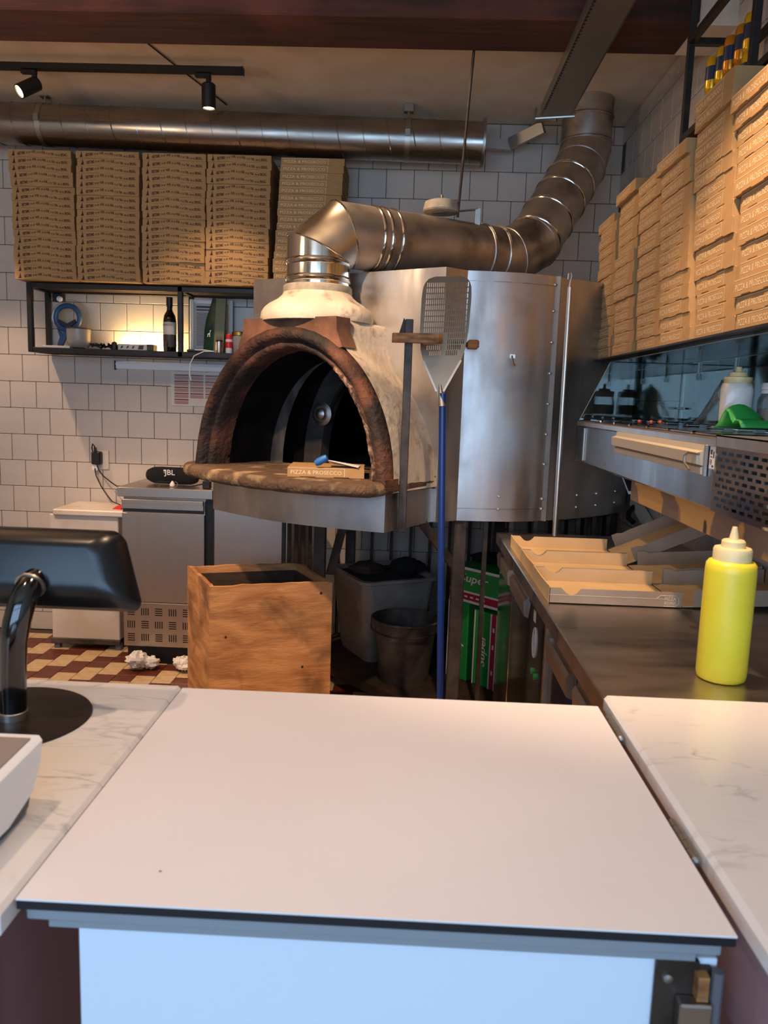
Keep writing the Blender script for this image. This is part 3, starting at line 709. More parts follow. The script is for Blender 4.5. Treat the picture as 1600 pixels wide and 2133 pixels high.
ct = thing('cable_tray', (.6, 2.6, 2.68), 'grey metal cable tray crossing under the ceiling beam towards the flue', 'tray')
cm = MB(); cm.box(.525, .655, .5, 3.72, 2.68, 2.683).box(.523, .527, .5, 3.72, 2.68, 2.725).box(.653, .657, .5, 3.72, 2.68, 2.725)
cm.build('channel', T['zinc'], ct)
hol = MB()
for i in range(70):
    y = 1.9 + i * .025; hol.box(.5275, .5335, y, y + .012, 2.6795, 2.6805)
hol.build('perforation', T['slot'], ct)['kind'] = 'stuff'
MB().tube([(.505, 3.74, 2.72), (.505, 3.74, 2.676), (.67, 3.70, 2.676), (.67, 3.70, 2.69)], .006, 6).build('end_bracket', T['zinc'], ct)
cb = MB()
for y in (3.06, 1.0): cb.box(.54, .56, y - .01, y + .01, 2.683, 2.726).box(.62, .64, y - .01, y + .01, 2.683, 2.726)
cb.build('bracket', T['zinc'], ct)

tk = thing('track_light_rail', (-1.6, 3.72, 2.82), 'black lighting track hanging below the plaster ceiling', 'light track')
MB().box(-2.9, -.805, 3.70, 3.738, 2.826, 2.852, ch=.002).build('track', T['black'], tk)
tkb = MB()
for x in (-2.75, -2.2): tkb.box(x - .03, x + .03, 3.71, 3.73, 2.85, ZC)
tkb.box(-.805, -.80, 3.699, 3.739, 2.825, 2.853); tkb.build('ceiling_mount', T['black'], tk)
def track_spot(x, tilt, label, z=2.80, power=0, target=None, ang=50):
    t = thing('track_spotlight', (x, 3.72, z), label, 'spotlight', 'spotlights on the black track')
    MB().box(x - .06, x + .01, 3.708, 3.732, 2.808, 2.826, ch=.003).cyl((x, 3.72, 2.775), (x, 3.72, 2.81), .012, seg=10).build('adapter', T['black'], t)
    d = V(tilt).normalized(); c = V((x, 3.72, 2.765)); q0, q1 = c - d * .02, c + d * .085
    s = MB(); s.lathe([(.0, 0), (.024, 0), (.031, .006), (.031, .105), (.027, .105), (.026, .095)], q0, 24, 0, d, caps=False); s.build('lamp_head', T['black'], t)
    MB().lathe([(.0, .0), (.026, 0), (.02, .006), (0, .009)], q0 + d * .096, 20, 0, d).build('bulb', T['lamp_glow'], t)
    if power: spot('spot_track', q1 + d * .012, target or (q1 + d), power, ang, WARM, .6, .03)
track_spot(-.957, (0.0, .04, -1), 'black cylinder spotlight pointing straight down near the right end of the ceiling track', power=27, target=(-1.0, 3.9, 1.0), ang=84)
track_spot(-1.745, (-.55, -.55, -.55), 'black spotlight tilted toward the left, glowing brightly at far left of the track', power=30, ang=60)
track_spot(-2.45, (.25, .3, -1), 'black spotlight on the left part of the track beyond the tilted one', power=62, target=(-2.1, 4.36, .4), ang=52)
tag(MB().tube([(-1.25, 3.2, 2.84), (-1.25, 3.25, 2.879), (-1.13, 3.75, 2.879), (-1.0, 4.25, 2.879)], .0035, 6).build('ceiling_cable', T['black']), 'thin dark cable fixed slantwise across the plaster ceiling above the track', 'cable')

# ------------------------------------------------------------------ pizza boxes
def front_poly(w, h):
    n = .0028; x = -w / 2
    xs = [(0, 0), (.16, 0), (.17, n), (.36, n), (.37, 0), (.60, 0), (.61, n), (.80, n), (.81, 0), (1, 0)]
    return [(x + w * a, b) for a, b in xs] + [(w / 2, h - .003), (w / 2 - .003, h), (-w / 2 + .003, h), (-w / 2, h - .003)]
def pizza_box_mesh(w, d, h, kind):
    mb = MB()
    mb.box(-w / 2 + .001, w / 2 - .001, .003, d, .0006, h - .0004, 0)
    mb.prism(front_poly(w, h), (0, 0, 0), (1, 0, 0), (0, 0, 1), (0, .003, 0), 2)
    Y = -.0005
    def ln(x0, x1, z0, z1): mb.add([(x0, Y, z0), (x1, Y, z0), (x1, Y, z1), (x0, Y, z1)], [(0, 1, 2, 3)], 1)
    if kind == 'dark':
        def wv(u): return h * (.10 + .16 * math.sin((u - .12) * 6.6) * (1 - .3 * u) - .22 * max(0, u - .5))
        for wd, u0, u1, big in (('BESTEMD', 0, .155, 1), ('IS', .18, .205, 0), ('HET', .22, .265, 0), ('HOPE,', .285, .365, 1), ('OP', .385, .42, 0), ('DE', .435, .465, 0),
                                ('HOEK,', .48, .56, 1), ('IS', .58, .60, 0), ('DE', .615, .645, 0), ('TOEN,', .66, .735, 1), ('VAN', .755, .80, 0), ('DE', .815, .845, 0), ('SPRONG...', .86, 1, 1)):
            x0 = -w * .345 + w * .79 * u0; ww = w * .79 * (u1 - u0); hh = h * (.40 if big else .24)
            mb.text(wd, (x0, Y, h * (.28 if big else .33)), (1, 0, 0), (0, 0, 1), ww, hh, 1, lambda x, y, u0=u0, ww=ww: (x, y + wv(u0 + x / (w * .79))), off=.035)
        fx = -w * .42   # little figure mark
        mb.add([(fx - .007, Y, .006), (fx + .009, Y, .006), (fx + .006, Y, .020), (fx + .004, Y, .030), (fx + .002, Y, .030), (fx - .001, Y, .016)], [(0, 1, 2, 3, 4, 5)], 1)
        ln(fx + .0022, fx + .0042, .0305, .0335)
    else:
        xv = w * .24
        mb.text('PIZZA & PROSECCO', (-w * .455, Y, h * .30), (1, 0, 0), (0, 0, 1), w * .66, h * .38, 1, off=-.002)
        ln(xv, xv + .0016, 0.003, h - .003); ln(-w / 2 + .004, xv, h - .0035, h - .0022)
        # thin line and mark along the side flap
        for sx in (-1,):
            xx = sx * (w / 2 + .0002)
            mb.add([(xx, .01, h * .6), (xx, d - .02, h * .6), (xx, d - .02, h * .64), (xx, .01, h * .64)], [(0, 1, 2, 3)], 1)
    return mb
_bm = {}
def pizza_box(key, w, d, h, kind, loc, rz, label, group, cat='pizza box'):
    mats = [T['kraft'], T['ink_brown' if kind == 'dark' else 'ink_cream'], T['kraft_front']]
    if key not in _bm:
        o = pizza_box_mesh(w, d, h, kind).build('pizza_box', mats, local=True, smooth=0); _bm[key] = o
    else:
        o = _bm[key].copy(); COL.objects.link(o)
    o.location = loc; o.rotation_euler = (0, 0, rz); return tag(o, label, cat, group)
jr = random.Random(11)
names = ['leftmost', 'second', 'third', 'fourth']
xs = [(-1.914, -1.908), (-1.573, -1.580), (-1.237, -1.244), (-.906, -.920)]
for c in range(4):
    x0, x1 = xs[c]; drift = 0
    for k in range(18):
        f = k / 17; x = x1 + (x0 - x1) * f + jr.uniform(-.003, .003) - (.012 * (f > .85) if c == 0 else 0)
        pizza_box('dark', .322, .30, .0352, 'dark', (x, 4.128 + jr.uniform(-.004, .006), 1.9675 + .0353 * k), jr.gauss(0, .006),
                  f'kraft pizza box with wavy brown print, {ORD[17 - k]} from top of the {names[c]} back stack', f'boxes in the {names[c]} stack on the back shelf')
for k in range(18):
    x = -.575 + k * .0012 + jr.gauss(0, .0025) + .018 * (k / 17)
    pizza_box('cream', .318, .30, .0348, 'cream', (x, 4.128 + jr.uniform(-.004, .006), 1.9675 + .0349 * k), jr.gauss(0, .006),
              f'kraft pizza box with pale lettering, {ORD[17 - k]} from top of the stack behind the flue', 'boxes in the stack behind the flue')
# right-hand stacks, fronts facing left
BH, BW = .0405, .279
tops = [14, 15, 14, 14, 16, 14, 14]; nm = ['farthest', 'second', 'third', 'fourth', 'fifth', 'sixth', 'nearest']
for c in range(7):
    yc = 3.37 - BW * (c + .5) - .002 * c
    blk_, bo, bxo = 0, 0, 0
    for k in range(tops[c]):
        sh = 0
        if blk_ == 0: blk_ = jr.choice((3, 4, 4, 5)); bo = jr.uniform(-.009, .009); bxo = jr.uniform(-.010, .008)
        blk_ -= 1
        if c == 0 and k >= tops[c] - 1: sh = .055
        y = yc + .11 * (k / 14) + sh + jr.uniform(-.002, .002) + bo
        x = .764 + jr.uniform(-.004, .004) + bxo - (.012 if k == tops[c] - 1 and c in (3, 5) else 0)
        lab = f'kraft pizza box, cream print, {ORD[tops[c] - 1 - k]} from top, {(ORD[c] + " right-hand stack from the far end") if c < 6 else "nearest right-hand stack"}'
        pizza_box('right', BW - .014, .285, BH - .0002, 'cream', (x, y, 1.606 + BH * k), -math.pi / 2 + jr.gauss(0, .006), lab, f'boxes in right-hand stack {nm[c]} from the far end')
# box on the oven shelf, tilted towards the viewer's left
bx = pizza_box('oven', .275, .2, .036, 'cream', (-.296, 2.80, 1.1325), .05, 'small kraft pizza box with pale lettering lying on the stone oven shelf', 'oven shelf box')
del bx['group']
dc = thing('dough_cutter', (-.30, 2.83, 1.17), 'blue-handled dough cutter lying on the box in the oven mouth', 'cutter')
MB().lathe([(0, 0), (.010, .002), (.014, .015), (.013, .04), (.011, .05), (0, .052)], (-.335, 2.80, 1.181), 14, 0, (.75, -.1, .45)).build('handle', T['blue_plastic'], dc)
MB().loft([[(-.292, 2.795, 1.196), (-.18, 2.80, 1.172), (-.18, 2.90, 1.170), (-.292, 2.90, 1.176)], [(-.292, 2.795, 1.198), (-.18, 2.80, 1.174), (-.18, 2.90, 1.172), (-.292, 2.90, 1.178)]]).build('blade', T['whitebox'], dc)

# ------------------------------------------------------------------ back shelf and its contents
bs = thing('wall_shelf', (-1.37, 4.32, 1.60), 'black square-tube wall shelf with two open bays under the box stacks', 'shelf')
sx0, sx1, sy0, sy1, sz0, sz1 = -2.045, -.62, 4.195, 4.43, 1.603, 1.962; t = .026
post = []
for x in (sx0, -1.243, sx1 - t):
    for y in (sy0, sy1 - t): MB().box(x, x + t, y, y + t, sz0, sz1, ch=.002).build('post', T['blackmetal'], bs)
for z in (sz0, sz1 - t):
    for y in (sy0, sy1 - t): MB().box(sx0 + t, sx1 - t, y, y + t, z, z + t, ch=.002).build('rail', T['blackmetal'], bs)
    for x in (sx0, -1.243, sx1 - t): MB().box(x, x + t, sy0 + t, sy1 - t, z, z + t, ch=.002).build('cross_rail', T['blackmetal'], bs)
MB().box(sx0 + t, sx1 - t, sy0 + t, sy1 - t, sz0 + .004, sz0 + t - .003).build('lower_board', T['wood_dark'], bs)
MB().box(sx0 + t, sx1 - t, sy0 + t, sy1 - t, sz1 - .016, sz1 - .001).build('upper_board', T['wood_dark'], bs)
SZ = sz0 + t + .0005
tag(MB().box(-1.62, -1.30, 4.405, 4.42, SZ - .003, SZ + .008).build('led_strip', T['led']), 'warm glowing lamp strip lying at the back of the lower shelf', 'lamp')
area('led_light', (-1.46, 4.40, SZ + .02), (-1.46, 4.46, 1.85), .34, .012, 2.4, (1, .66, .28))
sp = thing('small_wall_lamp', (-1.975, 4.41, 1.905), 'small black and white fixture in the top left corner of the shelf bay', 'lamp')
MB().box(-2.0, -1.945, 4.40, 4.445, 1.89, 1.935, ch=.003).build('housing', T['black'], sp)
MB().lathe([(0, 0), (.016, 0), (.014, .012), (0, .015)], (-1.957, 4.40, 1.903), 16, 0, (0, -1, 0)).build('lens', T['white_plastic'], sp)
rg_ = thing('ring_dispenser', (-1.89, 4.34, SZ), 'blue ring-shaped moulding in clear round blister standing at left of the shelf', 'dispenser')
rm = MB(); cx, cz, yy = -1.892, 1.798, 4.345
outr = [(cx + .082 * math.cos(a), cz + .082 * math.sin(a)) for a in arc(40, -1.95, 2 * math.pi - 1.95 - .55)]
rm.tube([(cx + .066 * math.cos(a), yy, cz + .066 * math.sin(a)) for a in arc(40, 0, 2 * math.pi)][:-1], .014, 8, closed=True)
rm.build('ring', T['blue_ring'], rg_)
MB().prism([(-.055, -.06), (-.03, -.085), (.0, -.072), (.03, -.075), (.03, -.098), (-.008, -.105), (-.03, -.15), (-.05, -.158), (-.056, -.145), (-.042, -.105)], (cx, yy - .012, cz), (1, 0, 0), (0, 0, 1), (0, .02, 0)).build('handle', T['blue_ring'], rg_)
MB().prism([(-.045, -.02), (-.03, -.028), (0, -.045), (.03, -.028), (.045, -.02), (.05, -.035), (.02, -.062), (-.015, -.062), (-.05, -.035)], (cx, yy - .018, cz + .012), (1, 0, 0), (0, 0, 1), (0, .015, 0)).build('tongue', T['navy'], rg_)
MB().lathe([(.0, 0), (.1, 0), (.108, .004), (.104, .02), (0, .022)], (cx + .005, yy + .035, cz - .005), 40, 0, (0, -1, 0)).build('blister', T['clear'], rg_)
mg = thing('mug', (-1.80, 4.27, SZ), 'frosted cup with brown rim in front of the blue ring', 'cup')
MB().lathe([(.0, .004), (.035, .0), (.052, .014), (.060, .04), (.062, .098), (.058, .098), (.056, .04), (.045, .02), (0, .014)], (-1.80, 4.268, SZ + .006), 32).build('cup_body', T['frost'], mg)
MB().lathe([(.058, .097), (.063, .097), (.063, .104), (.058, .104)], (-1.80, 4.268, SZ + .006), 32).build('rim', T['brownstone'], mg)
MB().lathe([(0, 0), (.03, 0), (.034, .006), (0, .007)], (-1.80, 4.268, SZ), 24).build('base', T['black'], mg)
tag(MB().box(-1.98, -1.83, 4.22, 4.34, SZ, SZ + .012, ch=.002).build('notepad', T['lbl']), 'flat pale pad lying at the left end of the shelf', 'notepad')
cu = thing('cable_tangle', (-1.66, 4.25, SZ), 'dark tangle of cable lying between the cup and the power strip', 'cable')
rc = random.Random(4)
pts = [(-1.735 + .12 * i / 14 + rc.uniform(-.012, .012), 4.25 + rc.uniform(-.025, .025), SZ + .008 + abs(math.sin(i * .9)) * .02) for i in range(15)]
MB().tube(pts, .006, 6).build('loop', T['navy'], cu)
MB().tube([(p[0] + .02, p[1] + .012, SZ + .006 + (p[2] - SZ) * .9) for p in pts[::-1]], .006, 6).build('loop', T['black'], cu)
MB().lathe([(0, 0), (.018, .002), (.02, .02), (.012, .04), (0, .045)], (-1.60, 4.25, SZ), 14).build('plug', T['black'], cu)
ps = thing('power_strip', (-1.48, 4.25, SZ), 'pale box with dark pictograms lying flat on the shelf', 'box')
MB().box(-1.577, -1.385, 4.235, 4.30, SZ, SZ + .033, ch=.003).build('carton', T['lbl'], ps)
pm = MB()
for i, x in enumerate((-1.563, -1.532, -1.502)): pm.add([(x, 4.2345, SZ + .008), (x + .012, 4.2345, SZ + .012), (x + .016, 4.2345, SZ + .025), (x + .006, 4.2345, SZ + .022)], [(0, 1, 2, 3)])
pm.add([(-1.468, 4.2345, SZ + .006), (-1.44, 4.2345, SZ + .006), (-1.436, 4.2345, SZ + .027), (-1.462, 4.2345, SZ + .027)], [(0, 1, 2, 3)]); pm.build('pictogram', T['lbl_dark'], ps)
MB().box(-1.42, -1.384, 4.233, 4.30, SZ, SZ + .034, ch=.002).build('end_cap', T['lbl_dark'], ps)
wb_ = thing('wine_bottle', (-1.308, 4.275, SZ), 'dark wine bottle with grey label beside the shelf post', 'bottle')
MB().lathe([(0, 0), (.032, .0), (.0345, .006), (.0345, .165), (.030, .19), (.016, .215), (.0145, .225), (.0145, .282), (0, .284)], (-1.308, 4.275, SZ), 28).build('glass_body', T['bottle_dark'], wb_)
MB().lathe([(.0349, .09), (.0352, .09), (.0352, .155), (.0349, .155)], (-1.308, 4.275, SZ), 28).text('ANCO', (-1.335, 4.238, SZ + .135), (1, 0, 0), (0, 0, 1), .05, .011, 1).build('label', [T['lbl'], T['lbl_dark']], wb_)
MB().lathe([(.0350, .025), (.0353, .025), (.0353, .088), (.0350, .088)], (-1.308, 4.275, SZ), 28).build('lower_label', T['lbl_dark'], wb_)
MB().lathe([(.0152, .235), (.0158, .235), (.0158, .286), (.0, .2865)], (-1.308, 4.275, SZ), 20).build('capsule', T['black'], wb_)
tag(MB().lathe([(0, 0), (.010, 0), (.010, .022), (.006, .03), (.008, .045), (.003, .055), (0, .056)], (-1.315, 4.225, SZ), 16).build('small_bottle', T['lbl_dark']), 'tiny dark stoppered bottle in front of the wine bottle', 'bottle')
nf = thing('notice_frame', (-1.12, 4.42, SZ), 'white framed printed notice leaning on the wall in the right shelf bay', 'frame')
fmb = MB(); X0, X1, Zb, Zt, yf = -1.235, -.998, SZ, 1.925, 4.40
fmb.box(X0, X0 + .022, yf, yf + .02, Zb, Zt, ch=.003).box(X1 - .022, X1, yf, yf + .02, Zb, Zt, ch=.003).box(X0 + .022, X1 - .022, yf, yf + .02, Zt - .022, Zt, ch=.003).box(X0 + .022, X1 - .022, yf, yf + .02, Zb, Zb + .022, ch=.003)
fmb.build('moulding', T['white_plastic'], nf)
MB().box(X0 + .022, X1 - .022, yf + .008, yf + .012, Zb + .022, Zt - .022).build('sheet', T['lbl'], nf)
pm = MB()
for z, ww, hh in ((Zt - .045, .10, .010), (Zt - .060, .075, .007)): pm.add([(X0 + .035, yf + .0075, z), (X0 + .035 + ww, yf + .0075, z), (X0 + .035 + ww, yf + .0075, z + hh), (X0 + .035, yf + .0075, z + hh)], [(0, 1, 2, 3)])
for i in range(24):
    z = Zt - .075 - i * .0075; pm.add([(X0 + .035, yf + .0075, z), (X1 - .04 - .02 * (i % 3), yf + .0075, z), (X1 - .04 - .02 * (i % 3), yf + .0075, z + .0028), (X0 + .035, yf + .0075, z + .0028)], [(0, 1, 2, 3)])
pm.build('print', T['lbl_dark'], nf)
cb_ = thing('coffee_bag', (-1.07, 4.30, SZ), 'tall dark green coffee bag with small white animal emblem', 'bag')
rings = []
for z, hw_, dp in ((0, .058, .034), (.05, .056, .032), (.12, .055, .027), (.18, .048, .02), (.23, .034, .012), (.27, .024, .005), (.292, .02, .002)):
    c = -1.072 + .008 * z / .29; rings.append([(c - hw_, 4.30 - dp * .55, SZ + z), (c - hw_ * .05, 4.30 - dp * 1.3, SZ + z), (c + hw_, 4.30 - dp * .5, SZ + z), (c + hw_, 4.30 + dp, SZ + z), (c - hw_, 4.30 + dp, SZ + z)])
MB().loft(rings).build('bag_body', T['bag_green'], cb_)
rings = [[(-1.066 + a * 1.0 + z * .02, 4.252 + b + z * .12, SZ + z) for a, b in ((.0, .0), (.05, .008), (.052, .03), (.002, .025))] for z in (.0, .12, .2, .27, .29)]
MB().loft(rings).build('bag_side', T['bag_olive'], cb_)
MB().prism([(0, 0), (.004, 0), (.005, .012), (.011, .012), (.011, 0), (.015, 0), (.015, .018), (.017, .03), (.021, .032), (.02, .036), (.014, .036), (.012, .02), (.002, .018)], (-1.102, 4.263, SZ + .085), (1, 0, 0), (0, 0, 1), (0, .0006, 0)).build('emblem', T['whitebox'], cb_)
sb = thing('spray_can', (-1.031, 4.235, SZ), 'small brushed metal flask with black collar in front of green bag', 'flask')
MB().lathe([(0, 0), (.017, 0), (.018, .003), (.018, .058), (.015, .062), (0, .062)], (-1.031, 4.235, SZ), 24).build('body', T['steel'], sb)
MB().lathe([(.0, .06), (.0175, .06), (.0175, .068), (.013, .07), (.013, .09), (0, .091)], (-1.031, 4.235, SZ), 24).build('cap', T['clear'], sb)
MB().lathe([(.0, .0615), (.0178, .0615), (.0178, .068), (0, .068)], (-1.031, 4.235, SZ), 24).build('collar', T['black'], sb)
rb_ = thing('red_shaker', (-.986, 4.265, SZ), 'small white shaker with red cap and red label', 'shaker')
MB().lathe([(0, 0), (.0175, 0), (.0185, .003), (.0185, .075), (0, .075)], (-.986, 4.265, SZ), 24).build('body', T['whitebox'], rb_)
MB().lathe([(.0187, .03), (.0189, .03), (.0189, .062), (.0187, .062)], (-.986, 4.265, SZ), 24).build('label', T['red'], rb_)
MB().lathe([(0, .075), (.0165, .075), (.0165, .095), (.012, .103), (0, .104)], (-.986, 4.265, SZ), 24).build('cap', T['red'], rb_)
jb = thing('glass_jar', (-.94, 4.31, SZ), 'clear preserving jar with golden lid behind the red shaker', 'jar')
MB().lathe([(0, 0), (.038, 0), (.041, .006), (.041, .09), (.035, .1), (0, .1)], (-.94, 4.31, SZ), 28).build('jar_body', T['frost'], jb)
MB().lathe([(0, .1), (.040, .1), (.040, .116), (.037, .119), (0, .119)], (-.94, 4.31, SZ), 28).build('lid', T['gold'], jb)
ph = thing('charger_cable', (-1.13, 4.23, SZ), 'black gadget with pale cord that loops down in front of the wall', 'cable')
MB().box(-1.20, -1.12, 4.215, 4.26, SZ, SZ + .014, ch=.004).build('gadget', T['black'], ph)
MB().tube([(-1.16, 4.22, SZ + .012), (-1.10, 4.205, SZ + .012), (-1.05, 4.20, SZ + .006), (-1.10, 4.185, SZ + .004), (-1.15, 4.182, SZ - .02), (-1.172, 4.184, SZ - .06), (-1.178, 4.19, SZ - .11), (-1.172, 4.2, SZ - .15)], .0028, 6).build('cord', T['whitebox'], ph)
tg = thing('wall_trunking', (-1.25, 4.44, 1.535), 'white trunking rail fixed to the tiles below the black shelf', 'trunking')
MB().box(-1.665, -.85, 4.432, 4.446, 1.536, 1.578, ch=.003).build('body', T['white_plastic'], tg)
MB().box(-1.665, -.85, 4.426, 4.434, 1.558, 1.566, ch=.002).build('rib', T['white_plastic'], tg)
MB().box(-1.67, -1.664, 4.425, 4.447, 1.53, 1.58).build('end_cap', T['lbl_dark'], tg)
ls = thing('laminated_list', (-1.2, 4.445, 1.34), 'laminated sheet with rows of pinkish print taped to the tiles', 'notice')
MB().box(-1.356, -1.05, 4.4435, 4.4455, 1.342, 1.532).build('sheet', T['whitebox'], ls)
lm = MB()
for i in range(5):
    z = 1.508 - i * .034
    for j, (xa, xb) in enumerate(((-1.335, -1.255), (-1.245, -1.17), (-1.16, -1.08))):
        if i == 4 and j > 0: continue
        lm.box(xa, xb, 4.4430, 4.4436, z - .021, z - .003, 0); lm.box(xa, xb, 4.4428, 4.4436, z, z + .008, 1)
lm.build('print', [T['pinkprint'], T['maroon']], ls)
MB().box(-1.356, -1.05, 4.4424, 4.4427, 1.342, 1.532).build('lamination', T['film'], ls)

# ------------------------------------------------------------------ left: fridges, freezer, socket, speaker
def louvre(mb, x0, z0, y, vertical):
    for i in range(4):
        if vertical: mb.box(x0 - .0195 + i * .0113, x0 - .0145 + i * .0113, y - .0005, y + .001, z0 - .019, z0 + .019)
        else: mb.box(x0 - .019, x0 + .019, y - .0005, y + .001, z0 - .0195 + i * .0113, z0 - .0145 + i * .0113)
f1 = thing('steel_fridge', (-1.22, 4.15, 0), 'stainless undercounter fridge with louvred base carrying the black speaker', 'fridge')
FY0 = 3.93
MB().box(-1.455, -1.02, FY0 + .03, 4.44, .09, .88).build('body', T['steel_dull'], f1)
MB().box(-1.475, -.985, FY0 - .01, 4.44, .884, .932, ch=.003).build('worktop', T['steel'], f1)
MB().box(-1.44, -1.0, FY0 + .02, 4.40, 0, .092).build('plinth', T['black'], f1)
fd = MB().box(-1.455, -1.03, FY0, FY0 + .03, .335, .80, ch=.002).box(-1.455, -1.03, FY0 + .012, FY0 + .03, .80, .87); d1 = fd.build('door', T['steel'], f1)
MB().box(-1.452, -1.033, FY0 - .012, FY0 + .012, .848, .872, ch=.003).box(-1.452, -1.033, FY0 - .012, FY0 - .008, .825, .85).build('door_handle', T['steel'], d1)
MB().box(-1.45, -1.035, FY0 + .004, FY0 + .013, .805, .846).build('handle_recess', T['lbl_dark'], d1)
g1 = MB().box(-1.455, -1.03, FY0 + .004, FY0 + .03, .095, .330, ch=.002).build('grille_panel', T['steel'], f1)
lv = MB()
for r in range(3):
    for c in range(6): louvre(lv, -1.415 + c * .0725, .282 - r * .069, FY0 + .0038, (r + c) % 2 == 1)
lv.build('louvre', T['slot'], g1)['kind'] = 'stuff'
MB().box(-1.028, -.985, FY0 + .02, 4.4, .0, .884).build('gap_post', T['black'], f1)
f2 = thing('steel_fridge', (-.8, 4.15, 0), 'second stainless cabinet with bright reflections, behind the wooden crate', 'fridge')
MB().box(-.98, -.60, FY0 + .03, 4.44, .09, .85).build('body', T['steel_dull'], f2)
d2 = MB().box(-.98, -.60, FY0 - .005, FY0 + .03, .12, .85, ch=.003).build('door', T['steel'], f2)
MB().box(-.975, -.605, FY0 - .014, FY0 - .004, .835, .848, ch=.002).build('door_handle', T['steel'], d2)
MB().box(-.97, -.61, FY0 + .03, 4.4, 0, .09).build('plinth', T['black'], f2)
wa = thing('white_appliance', (-1.74, 4.28, 0), 'low white enamel appliance on dark feet beside the steel fridge', 'freezer')
MB().box(-1.925, -1.55, 4.13, 4.43, .055, .745, ch=.004).build('body', T['white_app'], wa)
MB().box(-1.895, -1.505, 4.10, 4.43, .745, .778, ch=.006).build('lid', T['white_app'], wa)
MB().box(-1.93, -1.545, 4.118, 4.135, .03, .06, ch=.003).build('base_rail', T['rust'], wa)
for x in (-1.915, -1.575): MB().box(x, x + .03, 4.13, 4.16, 0, .035).build('foot', T['grey_plastic'], wa)
so = thing('wall_socket', (-1.77, 4.44, 1.0), 'double wall socket on the tiles with black charger and two hanging cords', 'socket')
MB().box(-1.80, -1.715, 4.436, 4.448, .965, 1.075, ch=.003).build('plate', T['white_app'], so)
MB().box(-1.80, -1.747, 4.395, 4.437, .995, 1.068, ch=.006).build('charger', T['black'], so)
MB().tube([(-1.775, 4.40, 1.068), (-1.778, 4.395, 1.10), (-1.79, 4.40, 1.112), (-1.795, 4.40, 1.09), (-1.79, 4.40, 1.066)], .004, 6).cyl((-1.776, 4.40, 1.066), (-1.776, 4.40, 1.092), .008, seg=8).build('plug', T['black'], so)
MB().lathe([(0, 0), (.018, 0), (.018, .02), (0, .022)], (-1.785, 4.436, .975), 16, 0, (0, -1, 0)).build('white_plug', T['white_plastic'], so)
MB().tube([(-1.785, 4.41, .972), (-1.775, 4.405, .93), (-1.745, 4.40, .87), (-1.70, 4.38, .82), (-1.66, 4.34, .795), (-1.60, 4.30, .785)], .0035, 6).build('cord', T['wood_dark'], so)
MB().tube([(-1.768, 4.40, .99), (-1.755, 4.40, .96), (-1.72, 4.38, .93), (-1.66, 4.33, .905), (-1.60, 4.25, .895), (-1.52, 4.3, .89)], .0035, 6).build('cord', T['black'], so)
tag(MB().loft([[(-1.60, 4.18, .779), (-1.545, 4.16, .779), (-1.53, 4.22, .779), (-1.59, 4.24, .779)], [(-1.585, 4.19, .79), (-1.545, 4.175, .806), (-1.54, 4.21, .80), (-1.58, 4.22, .788)]]).build('red_clip', T['red']), 'small red clip on the lid of the white appliance', 'clip')
jb_ = thing('bluetooth_speaker', (-1.25, 4.13, .933), 'black cylindrical portable speaker with white three-letter print on the fridge top', 'speaker')
MB().lathe([(0, 0), (.030, 0), (.036, .012), (.043, .03), (.045, .06), (.045, .20), (.043, .235), (.036, .255), (.03, .265), (0, .265)], (-1.375, 4.12, .9795), 28, 0, (1, -.09, 0)).build('body', T['cloth_black'], jb_)
jm = MB(); jm.text('JBL', (-1.278, 4.066, .978), (.996, -.09, 0), (0, .05, 1), .058, .036); jm.box(-1.281, -1.272, 4.0655, 4.067, 1.005, 1.014).box(-1.279, -1.275, 4.0655, 4.067, .996, 1.000)
jm.build('logo', T['whitebox'], jb_)
MB().lathe([(0, 0), (.026, 0), (.028, .004), (.02, .01), (0, .01)], (-1.376, 4.12, .9795), 20, 0, (-1, .09, 0)).build('passive_radiator', T['black'], jb_)
gl = thing('glass_block', (-1.26, 4.0, .933), 'small clear plastic tray with white knob lying before the speaker', 'tray')
MB().box(-1.30, -1.235, 3.985, 4.03, .9335, .957, ch=.003).build('tray', T['clear'], gl)
MB().lathe([(0, 0), (.012, .002), (.014, .012), (.008, .022), (.003, .03), (0, .031)], (-1.215, 4.0, .9335), 16).build('knob', T['milky'], gl)
MB().tube([(-1.20 + .013 * math.cos(a), 4.0, .947 + .012 * math.sin(a)) for a in arc(14, 0, 2 * math.pi)][:-1], .0015, 6, closed=True).build('ring', T['zinc'], gl)
ad = thing('power_adapter', (-1.02, 4.02, .933), 'black adapter with cable at right end of the fridge top', 'adapter')
MB().box(-1.05, -1.01, 3.965, 4.0, .9335, .972, ch=.003).build('block', T['black'], ad)
MB().tube([(-1.05, 3.99, .955), (-1.09, 4.0, .945), (-1.13, 4.0, .937), (-1.16, 3.99, .937)], .003, 6).build('cord', T['black'], ad)
def crumple(name, loc, r, seed, label):
    g = random.Random(seed); mb = MB()
    for q in range(4):
        c = V(loc) + V((g.uniform(-r, r) * .7, g.uniform(-r, r) * .4, r * (.35 + .5 * g.random() * (q > 1))))
        rings = []
        rr = r * g.uniform(.5, .75)
        for i in range(9):
            th = math.pi * i / 8; rings.append([c + V((rr * math.sin(th) * math.cos(2 * math.pi * j / 12), rr * math.sin(th) * math.sin(2 * math.pi * j / 12), rr * math.cos(th) * .8)) * (1 + g.uniform(-.32, .32)) for j in range(12)])
        mb.loft(rings, caps=False)
    zmin = min(v[2] for v in mb.v); mb.v = [(x, y, z - zmin + .0005) for x, y, z in mb.v]
    tag(mb.build(name, T['paper'], smooth=20), label, 'paper', 'crumpled papers on the floor')
crumple('crumpled_paper', (-1.33, 3.83, 0), .072, 2, 'larger crumpled white paper on the tiles in front of the louvred fridge')
